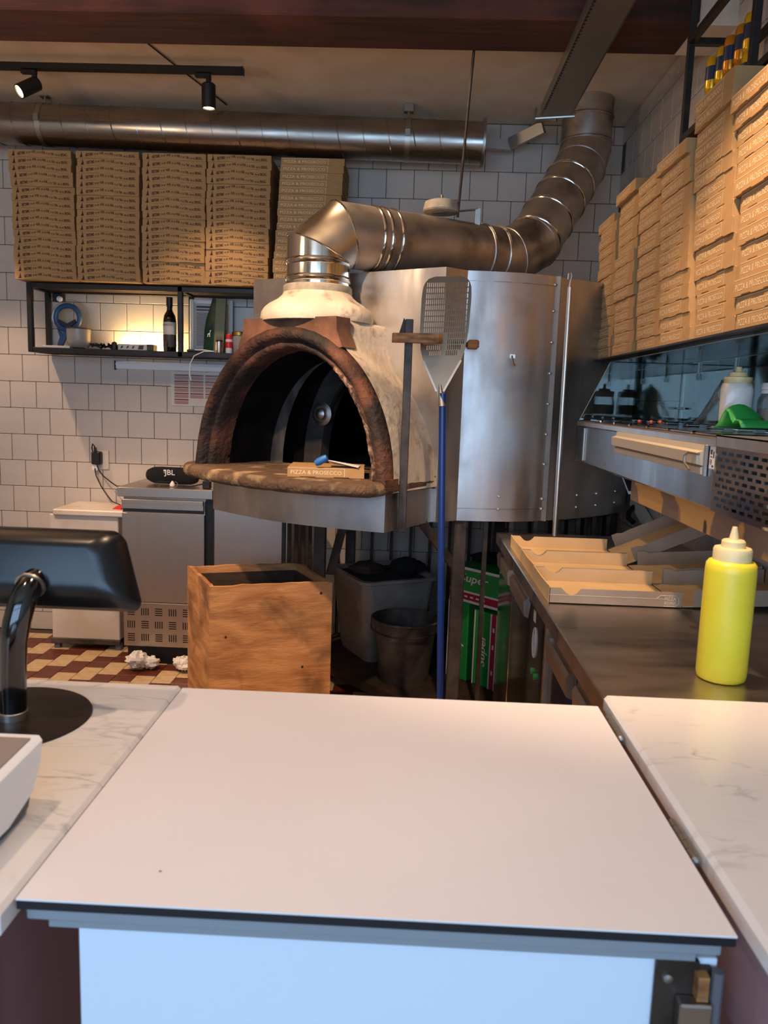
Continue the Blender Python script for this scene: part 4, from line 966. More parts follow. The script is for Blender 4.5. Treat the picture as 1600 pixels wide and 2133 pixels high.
crumple('crumpled_paper', (-1.13, 3.85, 0), .052, 5, 'smaller crumpled white paper half hidden behind the wooden crate')

# wooden crate
ck = thing('wooden_crate', (-.62, 3.1, 0), 'open stained plywood crate standing on the floor in front of the oven', 'crate')
a_c = math.radians(20); cu_, cn = V((math.cos(a_c), math.sin(a_c), 0)), V((-.47, .883, 0)); c0 = V((-.729, 2.86, 0)); cw, cdp, chh = .468, .385, .70; ct_ = .016
def cpanel(nm, a, b, c, d, z0, z1, jig=0):
    g = random.Random(40 + jig); n = 12
    def pt(s, t, z): return c0 + cu_ * s + cn * t + V((0, 0, z))
    lo, hi = [], []
    bot = [pt(a, b, z0), pt(c, b, z0), pt(c, d, z0), pt(a, d, z0)]
    mb = MB(); long_s = (c - a) > (d - b); rings = []
    for i in range(n + 1):
        f = i / n; dz = g.uniform(-.004, .003)
        if long_s: s = a + (c - a) * f; rings.append([pt(s, b, z0), pt(s, d, z0), pt(s, d, z1 + dz), pt(s, b, z1 + dz)])
        else: t = b + (d - b) * f; rings.append([pt(a, t, z0), pt(c, t, z0), pt(c, t, z1 + dz), pt(a, t, z1 + dz)])
    return mb.loft(rings).build(nm, T['wood_stained'], ck, smooth=20)
cpanel('side_panel', ct_, 0, cw - ct_ * .6, ct_, 0, chh, 1); cpanel('side_panel', 0, cdp - ct_, cw, cdp, 0, chh, 2)
cpanel('side_panel', 0, 0, ct_, cdp - ct_, 0, chh + .003, 3); cpanel('side_panel', cw - ct_ * .6, 0, cw + ct_ * .4, cdp - ct_, 0, chh - .002, 4)
MB().loft([[c0 + cu_ * s + cn * t + V((0, 0, z)) for s, t in ((ct_, ct_), (cw - ct_, ct_), (cw - ct_, cdp - ct_), (ct_, cdp - ct_))] for z in (.005, .018)]).build('floor_panel', T['wood_stained'], ck)
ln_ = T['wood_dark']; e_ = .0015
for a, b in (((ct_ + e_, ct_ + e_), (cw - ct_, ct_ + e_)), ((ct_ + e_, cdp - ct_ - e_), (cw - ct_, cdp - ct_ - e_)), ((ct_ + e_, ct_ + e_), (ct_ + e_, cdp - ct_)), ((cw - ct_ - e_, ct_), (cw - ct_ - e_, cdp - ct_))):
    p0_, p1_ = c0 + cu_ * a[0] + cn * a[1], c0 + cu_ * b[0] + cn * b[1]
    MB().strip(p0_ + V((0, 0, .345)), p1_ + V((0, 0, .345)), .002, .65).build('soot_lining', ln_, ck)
kn_ = MB()
for s, z in ((.06, .50), (.43, .655), (.36, .36)): kn_.lathe([(0, 0), (.006, 0), (.004, .0012), (0, .0014)], c0 + cu_ * s - cn * .0 + V((0, 0, z)), 10, 0, -cn)
kn_.lathe([(0, 0), (.014, 0), (.012, .001), (0, .0012)], c0 + cu_ * .20 + cn * (cdp - ct_) + V((0, 0, .655)), 12, 0, -cn); kn_.build('knot', T['wood_dark'], ck)

# things on the platform under the oven
PZ0 = .1205
bn = thing('storage_bin', (-.1, 3.8, PZ0), 'large milky plastic bin with dark cloths on top under the oven', 'bin')
def rrect(cx, cy, hx, hy, r, z, ang=0, n=6):
    out = []
    for sx, sy, a0 in ((1, 1, 0), (-1, 1, math.pi / 2), (-1, -1, math.pi), (1, -1, 1.5 * math.pi)):
        for a in arc(n, a0, a0 + math.pi / 2):
            x, y = sx * (hx - r) + r * math.cos(a), sy * (hy - r) + r * math.sin(a)
            out.append((cx + x * math.cos(ang) - y * math.sin(ang), cy + x * math.sin(ang) + y * math.cos(ang), z))
    return out
bcx, bcy = -.115, 3.975; ang = .5
sh_ = [rrect(bcx, bcy, .155, .17, .04, PZ0, ang), rrect(bcx, bcy, .165, .18, .045, PZ0 + .05, ang), rrect(bcx, bcy, .20, .215, .05, PZ0 + .40, ang), rrect(bcx, bcy, .215, .23, .05, PZ0 + .405, ang), rrect(bcx, bcy, .215, .23, .05, PZ0 + .42, ang), rrect(bcx, bcy, .19, .205, .045, PZ0 + .42, ang), rrect(bcx, bcy, .155, .17, .04, PZ0 + .02, ang)]
MB().loft(sh_, caps=False).add(sh_[0], [tuple(range(28))]).build('bin_body', T['bin_milky'], bn, smooth=50)
MB().loft([rrect(bcx, bcy, .18, .195, .045, PZ0 + .34, ang), rrect(bcx, bcy, .186, .20, .045, PZ0 + .40, ang)]).build('contents', T['cloth_black'], bn)
def blob(mb, c, rx, ry, rz, seed, n=14):
    g = random.Random(seed); rings = []
    for i in range(10):
        th = math.pi * i / 9
        rings.append([(c[0] + rx * math.sin(th) * math.cos(2 * math.pi * j / n) * (1 + g.uniform(-.18, .18)), c[1] + ry * math.sin(th) * math.sin(2 * math.pi * j / n) * (1 + g.uniform(-.18, .18)), c[2] + rz * math.cos(th) * (1 + g.uniform(-.2, .2))) for j in range(n)])
    return mb.loft(rings, caps=False)
tag(blob(MB(), (-.19, 3.86, PZ0 + .455), .085, .06, .035, 3).build('oven_glove', T['wood_dark']), 'dark brown oven glove lying on the bin, left of the black cloth', 'glove')
tag(blob(blob(MB(), (.0, 3.90, PZ0 + .465), .075, .06, .045, 5), (.055, 3.94, PZ0 + .455), .055, .05, .032, 8).build('black_cloth', T['cloth_black']), 'bunched black cloth lying on top of the plastic bin', 'cloth')
bu = thing('metal_bucket', (.005, 3.60, PZ0), 'scorched grey metal bucket in front of the plastic bin', 'bucket')
bc = (.012, 3.555, PZ0)
MB().lathe([(.0, .004), (.108, .004), (.112, .0), (.114, .02), (.118, .03), (.142, .25), (.146, .262), (.152, .285), (.158, .292), (.154, .298), (.148, .288), (.138, .25), (.108, .02), (0, .016)], bc, 40).build('bucket_body', T['rust'], bu, smooth=45)
MB().tube([(bc[0] + .158 * math.cos(a), bc[1] + .158 * math.sin(a), bc[2] + .294) for a in arc(40, 0, 2 * math.pi)][:-1], .005, 6, closed=True).build('rim', T['rust'], bu)
for s in (-1, 1): MB().box(bc[0] + s * .15 - .012, bc[0] + s * .15 + .012, bc[1] - .02, bc[1] + .02, bc[2] + .235, bc[2] + .28, ch=.002).build('ear', T['rust'], bu)
MB().tube([(bc[0] + .160 * math.cos(a), bc[1] - .02 - .14 * math.sin(a), bc[2] + .262 - .02 * math.sin(a)) for a in arc(16, 0, math.pi)], .004, 6).build('bail_handle', T['bar_steel'], bu)
# green flour cartons
def carton(name, loc, w, d, h, rot, upright, label):
    c = thing(name, loc, label, 'carton', 'green cartons under the oven')
    q = Matrix.Rotation(rot, 4, 'Z')
    mb = MB(); mb.box(-w / 2, w / 2, 0, d, 0, h, ch=.003); mb.v = [tuple(q @ V(v) + V(loc)) for v in mb.v]
    mb.build('carton_body', T['greenbox'], c)
    b = MB()
    def P(u0, u1, v0, v1, m, y=-.0012): b.add([(u0, y, v0), (u1, y, v0), (u1, y, v1), (u0, y, v1)], [(0, 1, 2, 3)], m)
    def Pr(d0, d1, v0, v1, m, x=None):
        x = w / 2 + .0012; b.add([(x, d0, v0), (x, d1, v0), (x, d1, v1), (x, d0, v1)], [(0, 1, 2, 3)], m)
    if not upright:
        for Q, n in ((lambda v0, v1, m, k: P(-w / 2, w / 2, v0, v1, m, -.0012 - k), 0), (lambda v0, v1, m, k: Pr(0, d, v0, v1, m), 1)):
            Q(0, .012, 0, 0); Q(.012, .045, 1, 0); Q(.045, .054, 0, 0); Q(h - .012, h, 0, 0)
        b.text('Super', (-w * .30, -.0016, h * .52), (1, 0, 0), (.25, 0, 1), w * .55, h * .30, 0)
        for i in range(6): P(-w * .42 + i * .035, -w * .42 + i * .035 + .018, .024, .032, 0, -.0018)
        for i in range(3): P(-w * .28, w * .05, h * .40 + i * .008, h * .40 + i * .008 + .003, 2, -.0018)
    else:
        e = -w / 2 if upright == 1 else w / 2; s = 1 if upright == 1 else -1
        P(e, e + s * .010, 0, h, 0); P(e + s * .010, e + s * .036, 0, h, 1); P(e + s * .036, e + s * .044, 0, h, 0)
        if upright == 2: P(-w / 2, -w / 2 + .008, 0, h, 0)
        o = (w * .18 if upright == 1 else -w * .02)
        b.text('Super', (o + .02, -.0016, h * .26), (0, 0, 1), (-1, 0, .25), h * .42, .055, 0)
        for z in (.07, .19, .27): P(e + s * .018, e + s * .028, z, z + .02, 0, -.0018)
    b.v = [tuple(q @ V(v) + V(loc)) for v in b.v]
    b.build('print', [T['whitebox'], T['redbox'], T['green']], c, smooth=0)
carton('green_carton', (.258, 3.600, PZ0), .125, .2, .372, -.80, 1, 'green carton standing on end behind the oven leg, red stripe at its left edge')
carton('green_carton', (.378, 3.490, PZ0), .14, .2, .352, -.80, 2, 'green carton standing on end at right, red stripe at its right edge')
carton('green_carton', (.322, 3.552, PZ0 + .3735), .30, .2, .165, -.80, 0, 'green carton with white script lettering lying flat across the two upright cartons')
tag(blob(MB(), (.40, 3.70, PZ0 + .565), .09, .08, .025, 12).build('dark_bag', T['cloth_black']), 'flat dark bag lying on top of the green cartons', 'bag')

# ------------------------------------------------------------------ right: prep counter
CX0, CX1, CY0, CY1, CZ = .365, 1.068, 1.325, 3.165, .90
pc = thing('prep_counter', (.72, 2.25, 0), 'long stainless refrigerated prep counter along the right wall', 'counter')
MB().box(CX0, CX1, CY0, CY1, CZ - .045, CZ, ch=.003).build('worktop', T['steel_top'], pc)
MB().box(.412, 1.06, CY0 + .01, CY1 - .01, .10, CZ - .045).build('body', T['blackmetal'], pc)
for x in (.47, .98):
    for y in (CY0 + .06, 2.2, CY1 - .06): MB().cyl((x, y, 0), (x, y, .1), .02, seg=12).build('foot', T['blackmetal'], pc)
def cdoor(y0, y1):
    d = MB().box(.385, .412, y0, y1, .12, .845, ch=.002).build('door', T['steel_mirror'], pc)
    h = MB(); h.loft([[(.385, y, .765), (.371, y, .772), (.367, y, .815), (.374, y, .826), (.385, y, .826)] for y in (y0 + .03, y1 - .03)]); h.build('door_handle', T['steel'], d)
    return d
cdoor(1.34, 1.66); cdoor(1.67, 1.995); cdoor(2.335, 2.74); cdoor(2.75, 3.15)
MB().box(.374, .412, 1.998, 2.022, .11, .85, ch=.002).build('door_edge', T['steel'], pc)
cpn = MB().box(.378, .412, 2.025, 2.33, .11, .852, ch=.002).build('control_panel', T['gloss_black'], pc)
X = .3772
MB().box(X - .0005, X + .0008, 2.195, 2.225, .80, .832).build('indicator', T['lbl'], cpn)
MB().tube([(X, 2.185 + .028 * math.cos(a), .745 + .042 * math.sin(a)) for a in arc(24, 0, 2 * math.pi)][:-1], .003, 6, closed=True).build('dial_ring', T['lbl'], cpn)
MB().box(X - .002, X + .0008, 2.18, 2.19, .72, .77).build('dial_pointer', T['lbl'], cpn)
for yy in (2.19, 2.14): MB().lathe([(0, 0), (.009, 0), (.009, .006), (0, .007)], (X + .0008, yy, .66), 12, 0, (-1, 0, 0)).build('button', T['green'], cpn)
MB().tube([(X, 2.12, .50), (X - .02, 2.09, .48), (X - .02, 2.08, .45), (X, 2.08, .43)], .004, 6).build('pull', T['lbl'], cpn)
MB().cyl((.39, 2.325, .848), (.39, 2.325, .856), .012, seg=12).build('hinge_pin', T['zinc'], pc)

# open boxes with lids folded out to the right
def open_box(y0, lid_deg, label, logo=False, x0=.382, x1=.728, d=.262):
    h = .043; t = .003
    r = thing('open_pizza_box', (.55, y0 + d / 2, CZ), label, 'pizza box', 'open pizza boxes on the prep counter')
    mb = MB(); mb.box(x0, x1, y0, y0 + d, CZ + .001, CZ + .003, 0)
    L = x1 - x0
    def wallp(y, side):
        cut = [(.02, h), (.09, h), (.115, h - .009), (.13, h - .014), (.155, h - .018), (.18, h - .018), (.205, h - .014), (.22, h - .009), (.24, h - .001), (1, h)]
        poly = [(0, .001), (L, .001)] + [(f * L if f > .02 else 0, z) for f, z in cut[::-1]]
        tmp = MB(); tmp.prism(poly, (x0, y, CZ), (1, 0, 0), (0, 0, 1), (0, t, 0))
        for f in tmp.f: mb.f.append(tuple(i + len(mb.v) for i in f)); 
        base = len(mb.v); mb.v += tmp.v
        for f in tmp.f:
            ys = {round(tmp.v[i][1], 5) for i in f}
            mb.m.append((1 if (round(y, 5) in ys) == (side == 'front') else 0) if len(ys) == 1 else 1)
    wallp(y0, 'front'); wallp(y0 + d - t, 'back')
    mb.prism([(0, .001), (d, .001), (d, h + .002), (d * .5, h), (0, h + .004)], (x0 - .001, y0, CZ), (0, 1, 0), (0, 0, 1), (t, 0, 0), 0)
    mb.prism([(0, .001), (d, .001), (d, h), (0, h)], (x1 - t, y0, CZ), (0, 1, 0), (0, 0, 1), (t * .6, 0, 0), 0) if False else None
    mb.add([(x0, y0 - .0006, CZ + .024), (x0 + L * .90, y0 - .0006, CZ + .024), (x0 + L * .90, y0 - .0006, CZ + .0252), (x0, y0 - .0006, CZ + .0252)], [(0, 1, 2, 3)], 2)
    if logo:
        mb.text('PIZZA', (x1 - .045, y0 - .0006, CZ + .021), (1, 0, 0), (0, 0, 1), .030, .009, 2); mb.text('BEZORGD', (x1 - .045, y0 - .0006, CZ + .010), (1, 0, 0), (0, 0, 1), .030, .008, 2)
        c = [(x1 - .052 + u, CZ + v) for u, v in ((-.014, .024), (-.004, .033), (.036, .033), (.044, .026), (.044, .012), (.036, .005), (.006, .005))]
        mb.tube([(a, y0 - .0004, b) for a, b in c], .0007, 4, m=2)
    mb.build('tray', [T['kraft_warm_lit'], T['kraft_day_lit'], T['ink_cream']], r, smooth=0)
    a = math.radians(lid_deg); lx = min(.325, (1.062 - x1 - .004) / max(.2, math.cos(a)))
    q = Matrix.Translation((x1 + .004, y0, CZ + .003)) @ Matrix.Rotation(-a, 4, 'Y')
    lm_ = MB(); lm_.box(0, lx, .004, d - .004, 0, .0025, 0)
    lm_.prism([(.03, 0), (lx - .005, 0), (lx - .005, h), (.10, h), (.07, h - .003), (.05, h + .004), (.03, h + .004)], (0, .003, 0), (1, 0, 0), (0, 0, 1), (0, .003, 0), 1)
    lm_.prism([(.03, 0), (lx - .005, 0), (lx - .005, h), (.10, h), (.07, h - .003), (.05, h + .004), (.03, h + .004)], (0, d - .006, 0), (1, 0, 0), (0, 0, 1), (0, .003, 0), 1)
    lm_.prism([(.006, 0), (d - .006, 0), (d - .012, h), (.012, h)], (lx - .003, 0, 0), (0, 1, 0), (0, 0, 1), (.0025, 0, 0), 1)
    lm_.v = [tuple(q @ V(v)) for v in lm_.v]; lm_.build('lid', [T['kraft_warm_lit'], T['kraft_day_lit']], r, smooth=0)
open_box(2.035, 3, 'open kraft pizza box nearest on the prep counter with printed logo on its front', True)
open_box(2.302, 4, 'open kraft pizza box in the middle of the three on the prep counter')
open_box(2.575, 24, 'open kraft pizza box farthest on the prep counter, lid tilted up against the wall')
# yellow squeeze bottle
yb = thing('squeeze_bottle', (.625, 1.50, CZ), 'tall yellow squeeze bottle with pale nozzle on the near end of steel counter', 'bottle')
yc = (.625, 1.502, CZ + .0005)
MB().lathe([(0, .002), (.040, 0), (.0445, .003), (.0465, .012), (.0468, .12), (.0466, .215), (.0455, .228), (.041, .234), (.034, .236), (0, .236)], yc, 48).build('bottle_body', T['yellow'], yb, smooth=50)
MB().lathe([(0, .235), (.035, .235), (.0352, .256), (.033, .260), (.022, .261), (.0215, .272), (.019, .275), (.009, .276), (.0075, .285), (.0045, .300), (0, .300)], yc, 40).build('nozzle_cap', T['cap_plastic'], yb)
# power strip hanging near the oven
ss = thing('socket_strip', (1.0, 3.5, .93), 'white multi-socket strip with black plug hanging by the right wall', 'socket')
MB().strip((1.03, 3.60, 1.0), (1.045, 3.40, .92), .045, .03, up=(-1, 0, 0)).build('strip', T['white_app'], ss)
MB().tube([(1.02, 3.55, .975), (.99, 3.52, .95), (.985, 3.50, .93), (1.0, 3.47, .915)], .012, 8).tube([(1.04, 3.6, 1.0), (1.05, 3.58, 1.04), (1.055, 3.5, 1.05), (1.06, 3.45, 1.02)], .004, 6).build('plug', T['black'], ss)

# raised topping unit with vented motor housing
tu = thing('topping_unit', (.86, 2.2, 1.14), 'stainless refrigerated topping unit mounted on the right wall above the prep counter', 'topping unit')
UX, UY0, UYM, UY1, UZ0, UZ1 = .655, 1.15, 1.705, 3.12, 1.205, 1.355
MB().box(UX, 1.065, UYM, UY1, UZ0, UZ1 - .012, ch=.004).build('casing', T['steel_unit'], tu)
MB().box(UX - .004, UX + .02, UYM, UY1 + .003, UZ1 - .014, UZ1 + .004, ch=.002).box(UX, 1.065, UY1 - .03, UY1 + .003, UZ1 - .014, UZ1 + .004, ch=.002).box(1.03, 1.065, UYM, UY1, UZ1 - .014, UZ1 + .004).build('top_rim', T['steel'], tu)
MB().box(UX, UX + .012, UY1 - .003, UY1 + .022, UZ0, UZ1, ch=.003).build('corner_post', T['steel_mirror'], tu)
MB().tube([(UX - .003, UY1 - .14, UZ0 + .01), (UX - .003, UY1 - .14, UZ1 - .02)], .004, 6).build('cord', T['zinc'], tu)
pan_y = UY1 - .04
panm = MB()
for i in range(7):
    y1 = pan_y - i * .188; y0 = y1 - .178
    panm.box(UX + .02, 1.03, y0, y1, UZ1 - .010, UZ1 + .003, ch=.002)
    pt = MB(); pt.box(UX + .035, 1.015, y0 + .008, y1 - .008, UZ1 + .0032, UZ1 + .012, ch=.004).box(.83, .87, y0 + .07, y1 - .07, UZ1 + .012, UZ1 + .020, ch=.003)
    o = pt.build('pan_lid', T['steel_mirror'], tu)
panm.build('pan_rim', T['steel'], tu)
tm = MB(); g = random.Random(9)
for i in range(4): tm.lathe([(0, -.006), (.005, -.004), (.007, 0), (.005, .005), (0, .006)], (.68 + g.uniform(0, .1), 2.56 + g.uniform(-.10, .12), UZ1 + .019 + g.uniform(0, .004)), 10)
tag(tm.build('cherry_tomatoes', T['tomato']), 'few small red tomatoes lying on the pan lids of the topping unit', 'tomatoes')['kind'] = 'stuff'
rl_ = thing('ticket_rail', (.645, 2.1, 1.28), 'cream order-ticket rail with metal hook on the front of the topping unit', 'rail')
MB().loft([[(UX - .001, y, 1.275), (UX - .012, y, 1.278), (UX - .014, y, 1.292), (UX - .006, y, 1.296), (UX - .022, y, 1.300), (UX - .024, y, 1.325), (UX - .010, y, 1.329), (UX - .008, y, 1.342), (UX - .001, y, 1.342)] for y in (1.755, 2.50)]).build('rail_body', T['rail_beige'], rl_)
MB().box(UX - .009, UX - .001, 1.746, 1.753, 1.274, 1.343, ch=.001).tube([(UX - .02, 1.75, 1.322), (UX - .03, 1.79, 1.322), (UX - .034, 1.80, 1.315), (UX - .034, 1.80, 1.300), (UX - .03, 1.775, 1.285)], .003, 6).build('end_hook', T['zinc'], rl_)
rl_['label'] = 'cream order-ticket rail with metal hook on the front of the topping unit'
st = MB(); xs_ = UX - .0006
st.box(xs_ - .0008, xs_ + .0006, 1.708, 1.738, 1.293, 1.350, 0)
for z0, z1, y0, y1 in ((1.324, 1.334, 1.722, 1.734), (1.317, 1.331, 1.711, 1.718), (1.318, 1.320, 1.722, 1.733), (1.311, 1.3125, 1.722, 1.734), (1.307, 1.3085, 1.722, 1.734), (1.303, 1.3045, 1.724, 1.734), (1.297, 1.301, 1.713, 1.722), (1.341, 1.3425, 1.714, 1.732)): st.box(xs_ - .0012, xs_, y0, y1, z0, z1, 1)
tag(st.build('sticker', [T['whitebox'], T['lbl_dark']]), 'white rating sticker with dark print between ticket rail and vent', 'sticker')
vm = MB(); W_ = UYM - UY0; rows_ = []
for r in range(9):
    v0 = .012 + r * .0138; sh2 = 0 if r % 2 == 1 else .017
    rows_.append((v0, v0 + .0068, [(.014 + sh2 + i * .038, .014 + sh2 + i * .038 + .027) for i in range(13)]))
rows_.sort()
vm.perf((UX - .002, UYM, UZ0), (0, -1, 0), (0, 0, 1), (1, 0, 0), W_, .142, rows_, .002)
vm.build('vent_panel', T['steel_mirror'], tu)
MB().box(UX + .06, 1.06, UY0, UYM - .002, UZ0, UZ1 - .01).build('motor_block', T['black'], tu)
mv = MB()
for y, z in ((1.48, 1.27), (1.45, 1.25), (1.41, 1.265), (1.47, 1.235), (1.40, 1.23)): mv.box(UX + .02, UX + .06, y, y + .03, z, z + .012, ch=.002)
mv.build('connector', T['white_plastic'], tu)
vt = MB(); hs = [(.03 + i * .036, .03 + i * .036 + .026) for i in range(14)]
vt.perf((UX - .003, UYM + .002, UZ1 + .012), (0, -1, 0), (1, 0, 0), (0, 0, -1), W_, .41, [(.022, .036, hs)], .003)
vt.box(UX - .003, UX, UY0, UYM + .002, UZ1 - .012, UZ1 + .012).box(UX - .003, 1.06, UYM - .001, UYM + .002, UZ1 - .012, UZ1 + .012); vt.build('vent_lid', T['steel_top'], tu)
MB().box(.69, .70, UY0, 2.45, 1.135, 1.204, ch=.002).build('reflection_strip', T['reflect_paint'], tu)  # strip coloured to imitate the boxes mirrored in steel
MB().box(.70, 1.065, UY0, 3.1, 1.19, 1.204).build('support_plate', T['steel_mirror'], tu)
MB().prism([(0, 0), (.11, -.055), (.11, -.045), (.01, .005)], (.70, 2.62, 1.20), (0, -1, 0), (0, 0, 1), (.30, 0, 0)).build('support_bracket', T['steel_dull'], tu)
# glass guard
gg = thing('glass_guard', (.9, 2.4, 1.36), 'glass display guard between topping unit and the pizza box stacks', 'glass guard')
MB().box(.77, 1.06, 1.15, 3.30, 1.590, 1.598).build('top_glass', T['guard'], gg)
MB().prism([(.66, 1.362), (1.055, 1.362), (1.055, 1.588), (.765, 1.588)], (0, 3.135, 0), (1, 0, 0), (0, 0, 1), (0, .006, 0)).build('side_glass', T['guard'], gg)
MB().box(1.045, 1.051, 1.15, 3.13, 1.362, 1.588).build('rear_glass', T['guard'], gg)
MB().box(1.0515, 1.064, 1.15, 3.13, 1.36, 1.602).build('rear_panel', T['steel_dull'], gg)
MB().tube([(.766, 3.132, 1.588), (.661, 3.132, 1.362)], .0015, 6).tube([(.768, 3.13, 1.589), (.768, 1.16, 1.589)], .0015, 6).build('glass_edge', T['zinc'], gg)['kind'] = 'stuff'
gc = MB()
for y in (2.0, 2.62, 2.95): gc.lathe([(.006, 0), (.012, 0), (.012, .003), (.006, .003)], (1.04, y, 1.535), 14, 0, (-1, 0, 0), caps=False).box(1.038, 1.044, y - .003, y + .003, 1.547, 1.588)
gc.tube([(1.035, 3.12, 1.42), (1.035, 3.05, 1.42)], .004, 6); gc.build('clip', T['zinc'], gg)
MB().box(.74, .78, 1.15, 3.34, 1.5985, 1.604).box(1.02, 1.06, 1.15, 3.34, 1.5985, 1.604).build('shelf_bar', T['blackmetal'], gg)
# squeeze bottle under a plastic bag, green lid, jar
wbt = thing('white_squeeze_bottle', (.91, 2.20, 1.376), 'milky white squeeze bottle draped with a clear bag on the topping unit', 'bottle')
wc = (.885, 2.20, 1.3765)
MB().lathe([(0, .001), (.036, 0), (.040, .004), (.041, .03), (.041, .10), (.038, .115), (.03, .12), (0, .12)], wc, 36).build('bottle_body', T['milky'], wbt, smooth=50)
MB().lathe([(0, .118), (.036, .118), (.036, .132), (.024, .134), (.022, .145), (.010, .147), (.007, .160), (0, .160)], wc, 32).build('nozzle_cap', T['cap_plastic'], wbt)
pbm = []; g = random.Random(2)
for z, r, dx, dy in ((.002, .062, -.03, .03), (.03, .056, -.024, .022), (.07, .050, -.012, .010), (.105, .046, -.004, .004), (.125, .040, 0, 0)):
    pbm.append([(wc[0] + dx + (r + g.uniform(-.004, .006)) * math.cos(2 * math.pi * j / 18), wc[1] + dy + (r + g.uniform(-.004, .006)) * math.sin(2 * math.pi * j / 18), wc[2] + z) for j in range(18)])
tag(MB().loft(pbm, caps=False).build('plastic_bag', T['film'], smooth=25), 'crumpled clear plastic bag draped over the white squeeze bottle', 'bag')
gl_ = MB()
n = 10; top, bot = [], []
for i in range(n + 1):
    for j in range(7):
        u = i / n; v_ = j / 6; y = 2.09 - .12 * u; x = .79 + .09 * v_ + .02 * u
        z = 1.372 + .062 * math.exp(-((u - .42) / .22) ** 2) * (.45 + .55 * math.sin(math.pi * min(1, v_ * .8 + .2))) + .025 * math.exp(-((u - .85) / .12) ** 2)
        top.append((x, y, z))
fs = [(i * 7 + j, i * 7 + j + 1, (i + 1) * 7 + j + 1, (i + 1) * 7 + j) for i in range(n) for j in range(6)]
gl_.add(top, fs); go = tag(gl_.build('green_plate', T['green'], smooth=60), 'bent green plastic flap folded over beside the white bottle', 'lid')
sm_ = go.modifiers.new('s', 'SOLIDIFY'); sm_.thickness = .003; sm_.offset = 1
jr_ = thing('dispenser_jar', (1.0, 2.12, 1.376), 'clear screw-top jar with dark pump behind the vented housing', 'jar')
jc = (.985, 2.16, 1.3765)
MB().lathe([(0, 0), (.052, 0), (.056, .005), (.056, .075), (.046, .09), (.046, .092)], jc, 32, caps=False).build('jar_body', T['clear'], jr_)
MB().lathe([(0, .003), (.052, .003), (.053, .05), (0, .052)], jc, 32).build('contents', T['alu_grey'], jr_)
MB().lathe([(0, .09), (.049, .09), (.049, .098), (.051, .1), (.049, .102), (.049, .108), (.051, .11), (.048, .118), (0, .118)], jc, 36).build('lid', T['white_plastic'], jr_)
MB().lathe([(0, .118), (.03, .118), (.03, .13), (.008, .131), (.007, .155), (0, .155)], jc, 20).build('pump', T['bag_green'], jr_)
mtb = MB().lathe([(0, 0), (.03, .001), (.055, .012), (.058, .016), (.03, .006), (0, .005)], (.80, 1.60, 1.3685), 28).build('metal_dish', T['steel'])
tag(mtb, 'shallow metal dish lying on top of the vented motor housing', 'dish')

# hanging frame with cans
hf = thing('hanging_frame', (.93, 2.2, 2.27), 'black steel frame hanging from the ceiling above the right-hand box stacks', 'frame')
hx0, hx1, hz0, hz1, q = .83, 1.045, 2.262, 2.575, .02
ys = (2.71, 2.20, 1.55)
for y in ys:
    for x in (hx0, hx1 - q): MB().box(x, x + q, y - q, y, hz0, hz1 if not (y == 2.20) else ZC, ch=.001).build('post', T['blackmetal'], hf)
    for zz in (hz1 - q, hz0): MB().box(hx0 + q, hx1 - q, y - q, y, zz, zz + q).build('cross_bar', T['blackmetal'], hf)
for x in (hx0, hx1 - q):
    for a, b in zip(ys[:-1], ys[1:]):
        for zz in (hz1 - q, hz0): MB().box(x, x + q, b, a - q, zz, zz + q).build('side_bar', T['blackmetal'], hf)
for x in (hx0, hx1 - q):
    for y in (2.71, 1.55): MB().box(x, x + q, y - q, y, hz1, ZC).build('drop_rod', T['blackmetal'], hf)
MB().box(hx0 + q, hx1 - q, 1.55, 2.69, hz0 + .002, hz0 + q - .002).build('shelf_board', T['blackmetal'], hf)
_can = {}
def can(loc, colr, label, rz):
    c = thing('drink_can', loc, label, 'can', 'yellow drink cans on the hanging frame')
    parts = [('can_body', [(0, .004), (.016, .0), (.0195, .005), (.0215, .011), (.0215, .088), (.0185, .098), (.0178, .1), (0, .098)], colr), ('sleeve', [(.0217, .032), (.0218, .032), (.0218, .072), (.0217, .072)], 'navy')]
    for nm_, prof, mt in parts:
        if (nm_, mt) not in _can:
            o = MB().lathe(prof, (0, 0, 0), 24, caps=(nm_ == 'can_body')).build(nm_, T[mt], c, local=True, smooth=40); _can[(nm_, mt)] = o
        else: o = _can[(nm_, mt)].copy(); COL.objects.link(o); o.parent = c
    if 'print' not in _can:
        pmb = MB()
        for i in range(9):
            a = -2.6 + i * .2
            for z0, z1 in ((.038, .046), (.052, .066)):
                pmb.add([(.0221 * math.cos(a + d_), .0221 * math.sin(a + d_), z) for z in (z0, z1) for d_ in ((0, .1) if z == z0 else (.1, 0))], [(0, 1, 2, 3)])
        _can['print'] = pmb.build('print', T['lbl'], c, local=True, smooth=0)
    else: o = _can['print'].copy(); COL.objects.link(o); o.parent = c
    c.rotation_euler = (0, 0, rz)
places = ['farthest', 'second farthest', 'third farthest', 'fourth farthest', 'nearest']
HZ = hz0 + q
for i, y in enumerate((2.61, 2.54, 2.47, 2.40, 2.33)):
    for lv_ in (0, 1):
        can((.885 + .004 * (i % 2), y, HZ + lv_ * .1004), ('can_yellow', 'can_yellow', 'can_orange', 'can_orange', 'can_yellow')[i],
            f'yellow and navy drink can, {places[i]} of the can row on the frame, {"upper" if lv_ else "lower"} layer', .4 * i + lv_)
for i, y in enumerate((2.14, 2.08)):
    for lv_ in (0, 1): can((.885, y, HZ + lv_ * .1004), 'can_orange', f'orange drink can right of the near frame post, {"upper" if lv_ else "lower"} layer, {"left" if i == 0 else "right"} column', 1 + i + lv_)
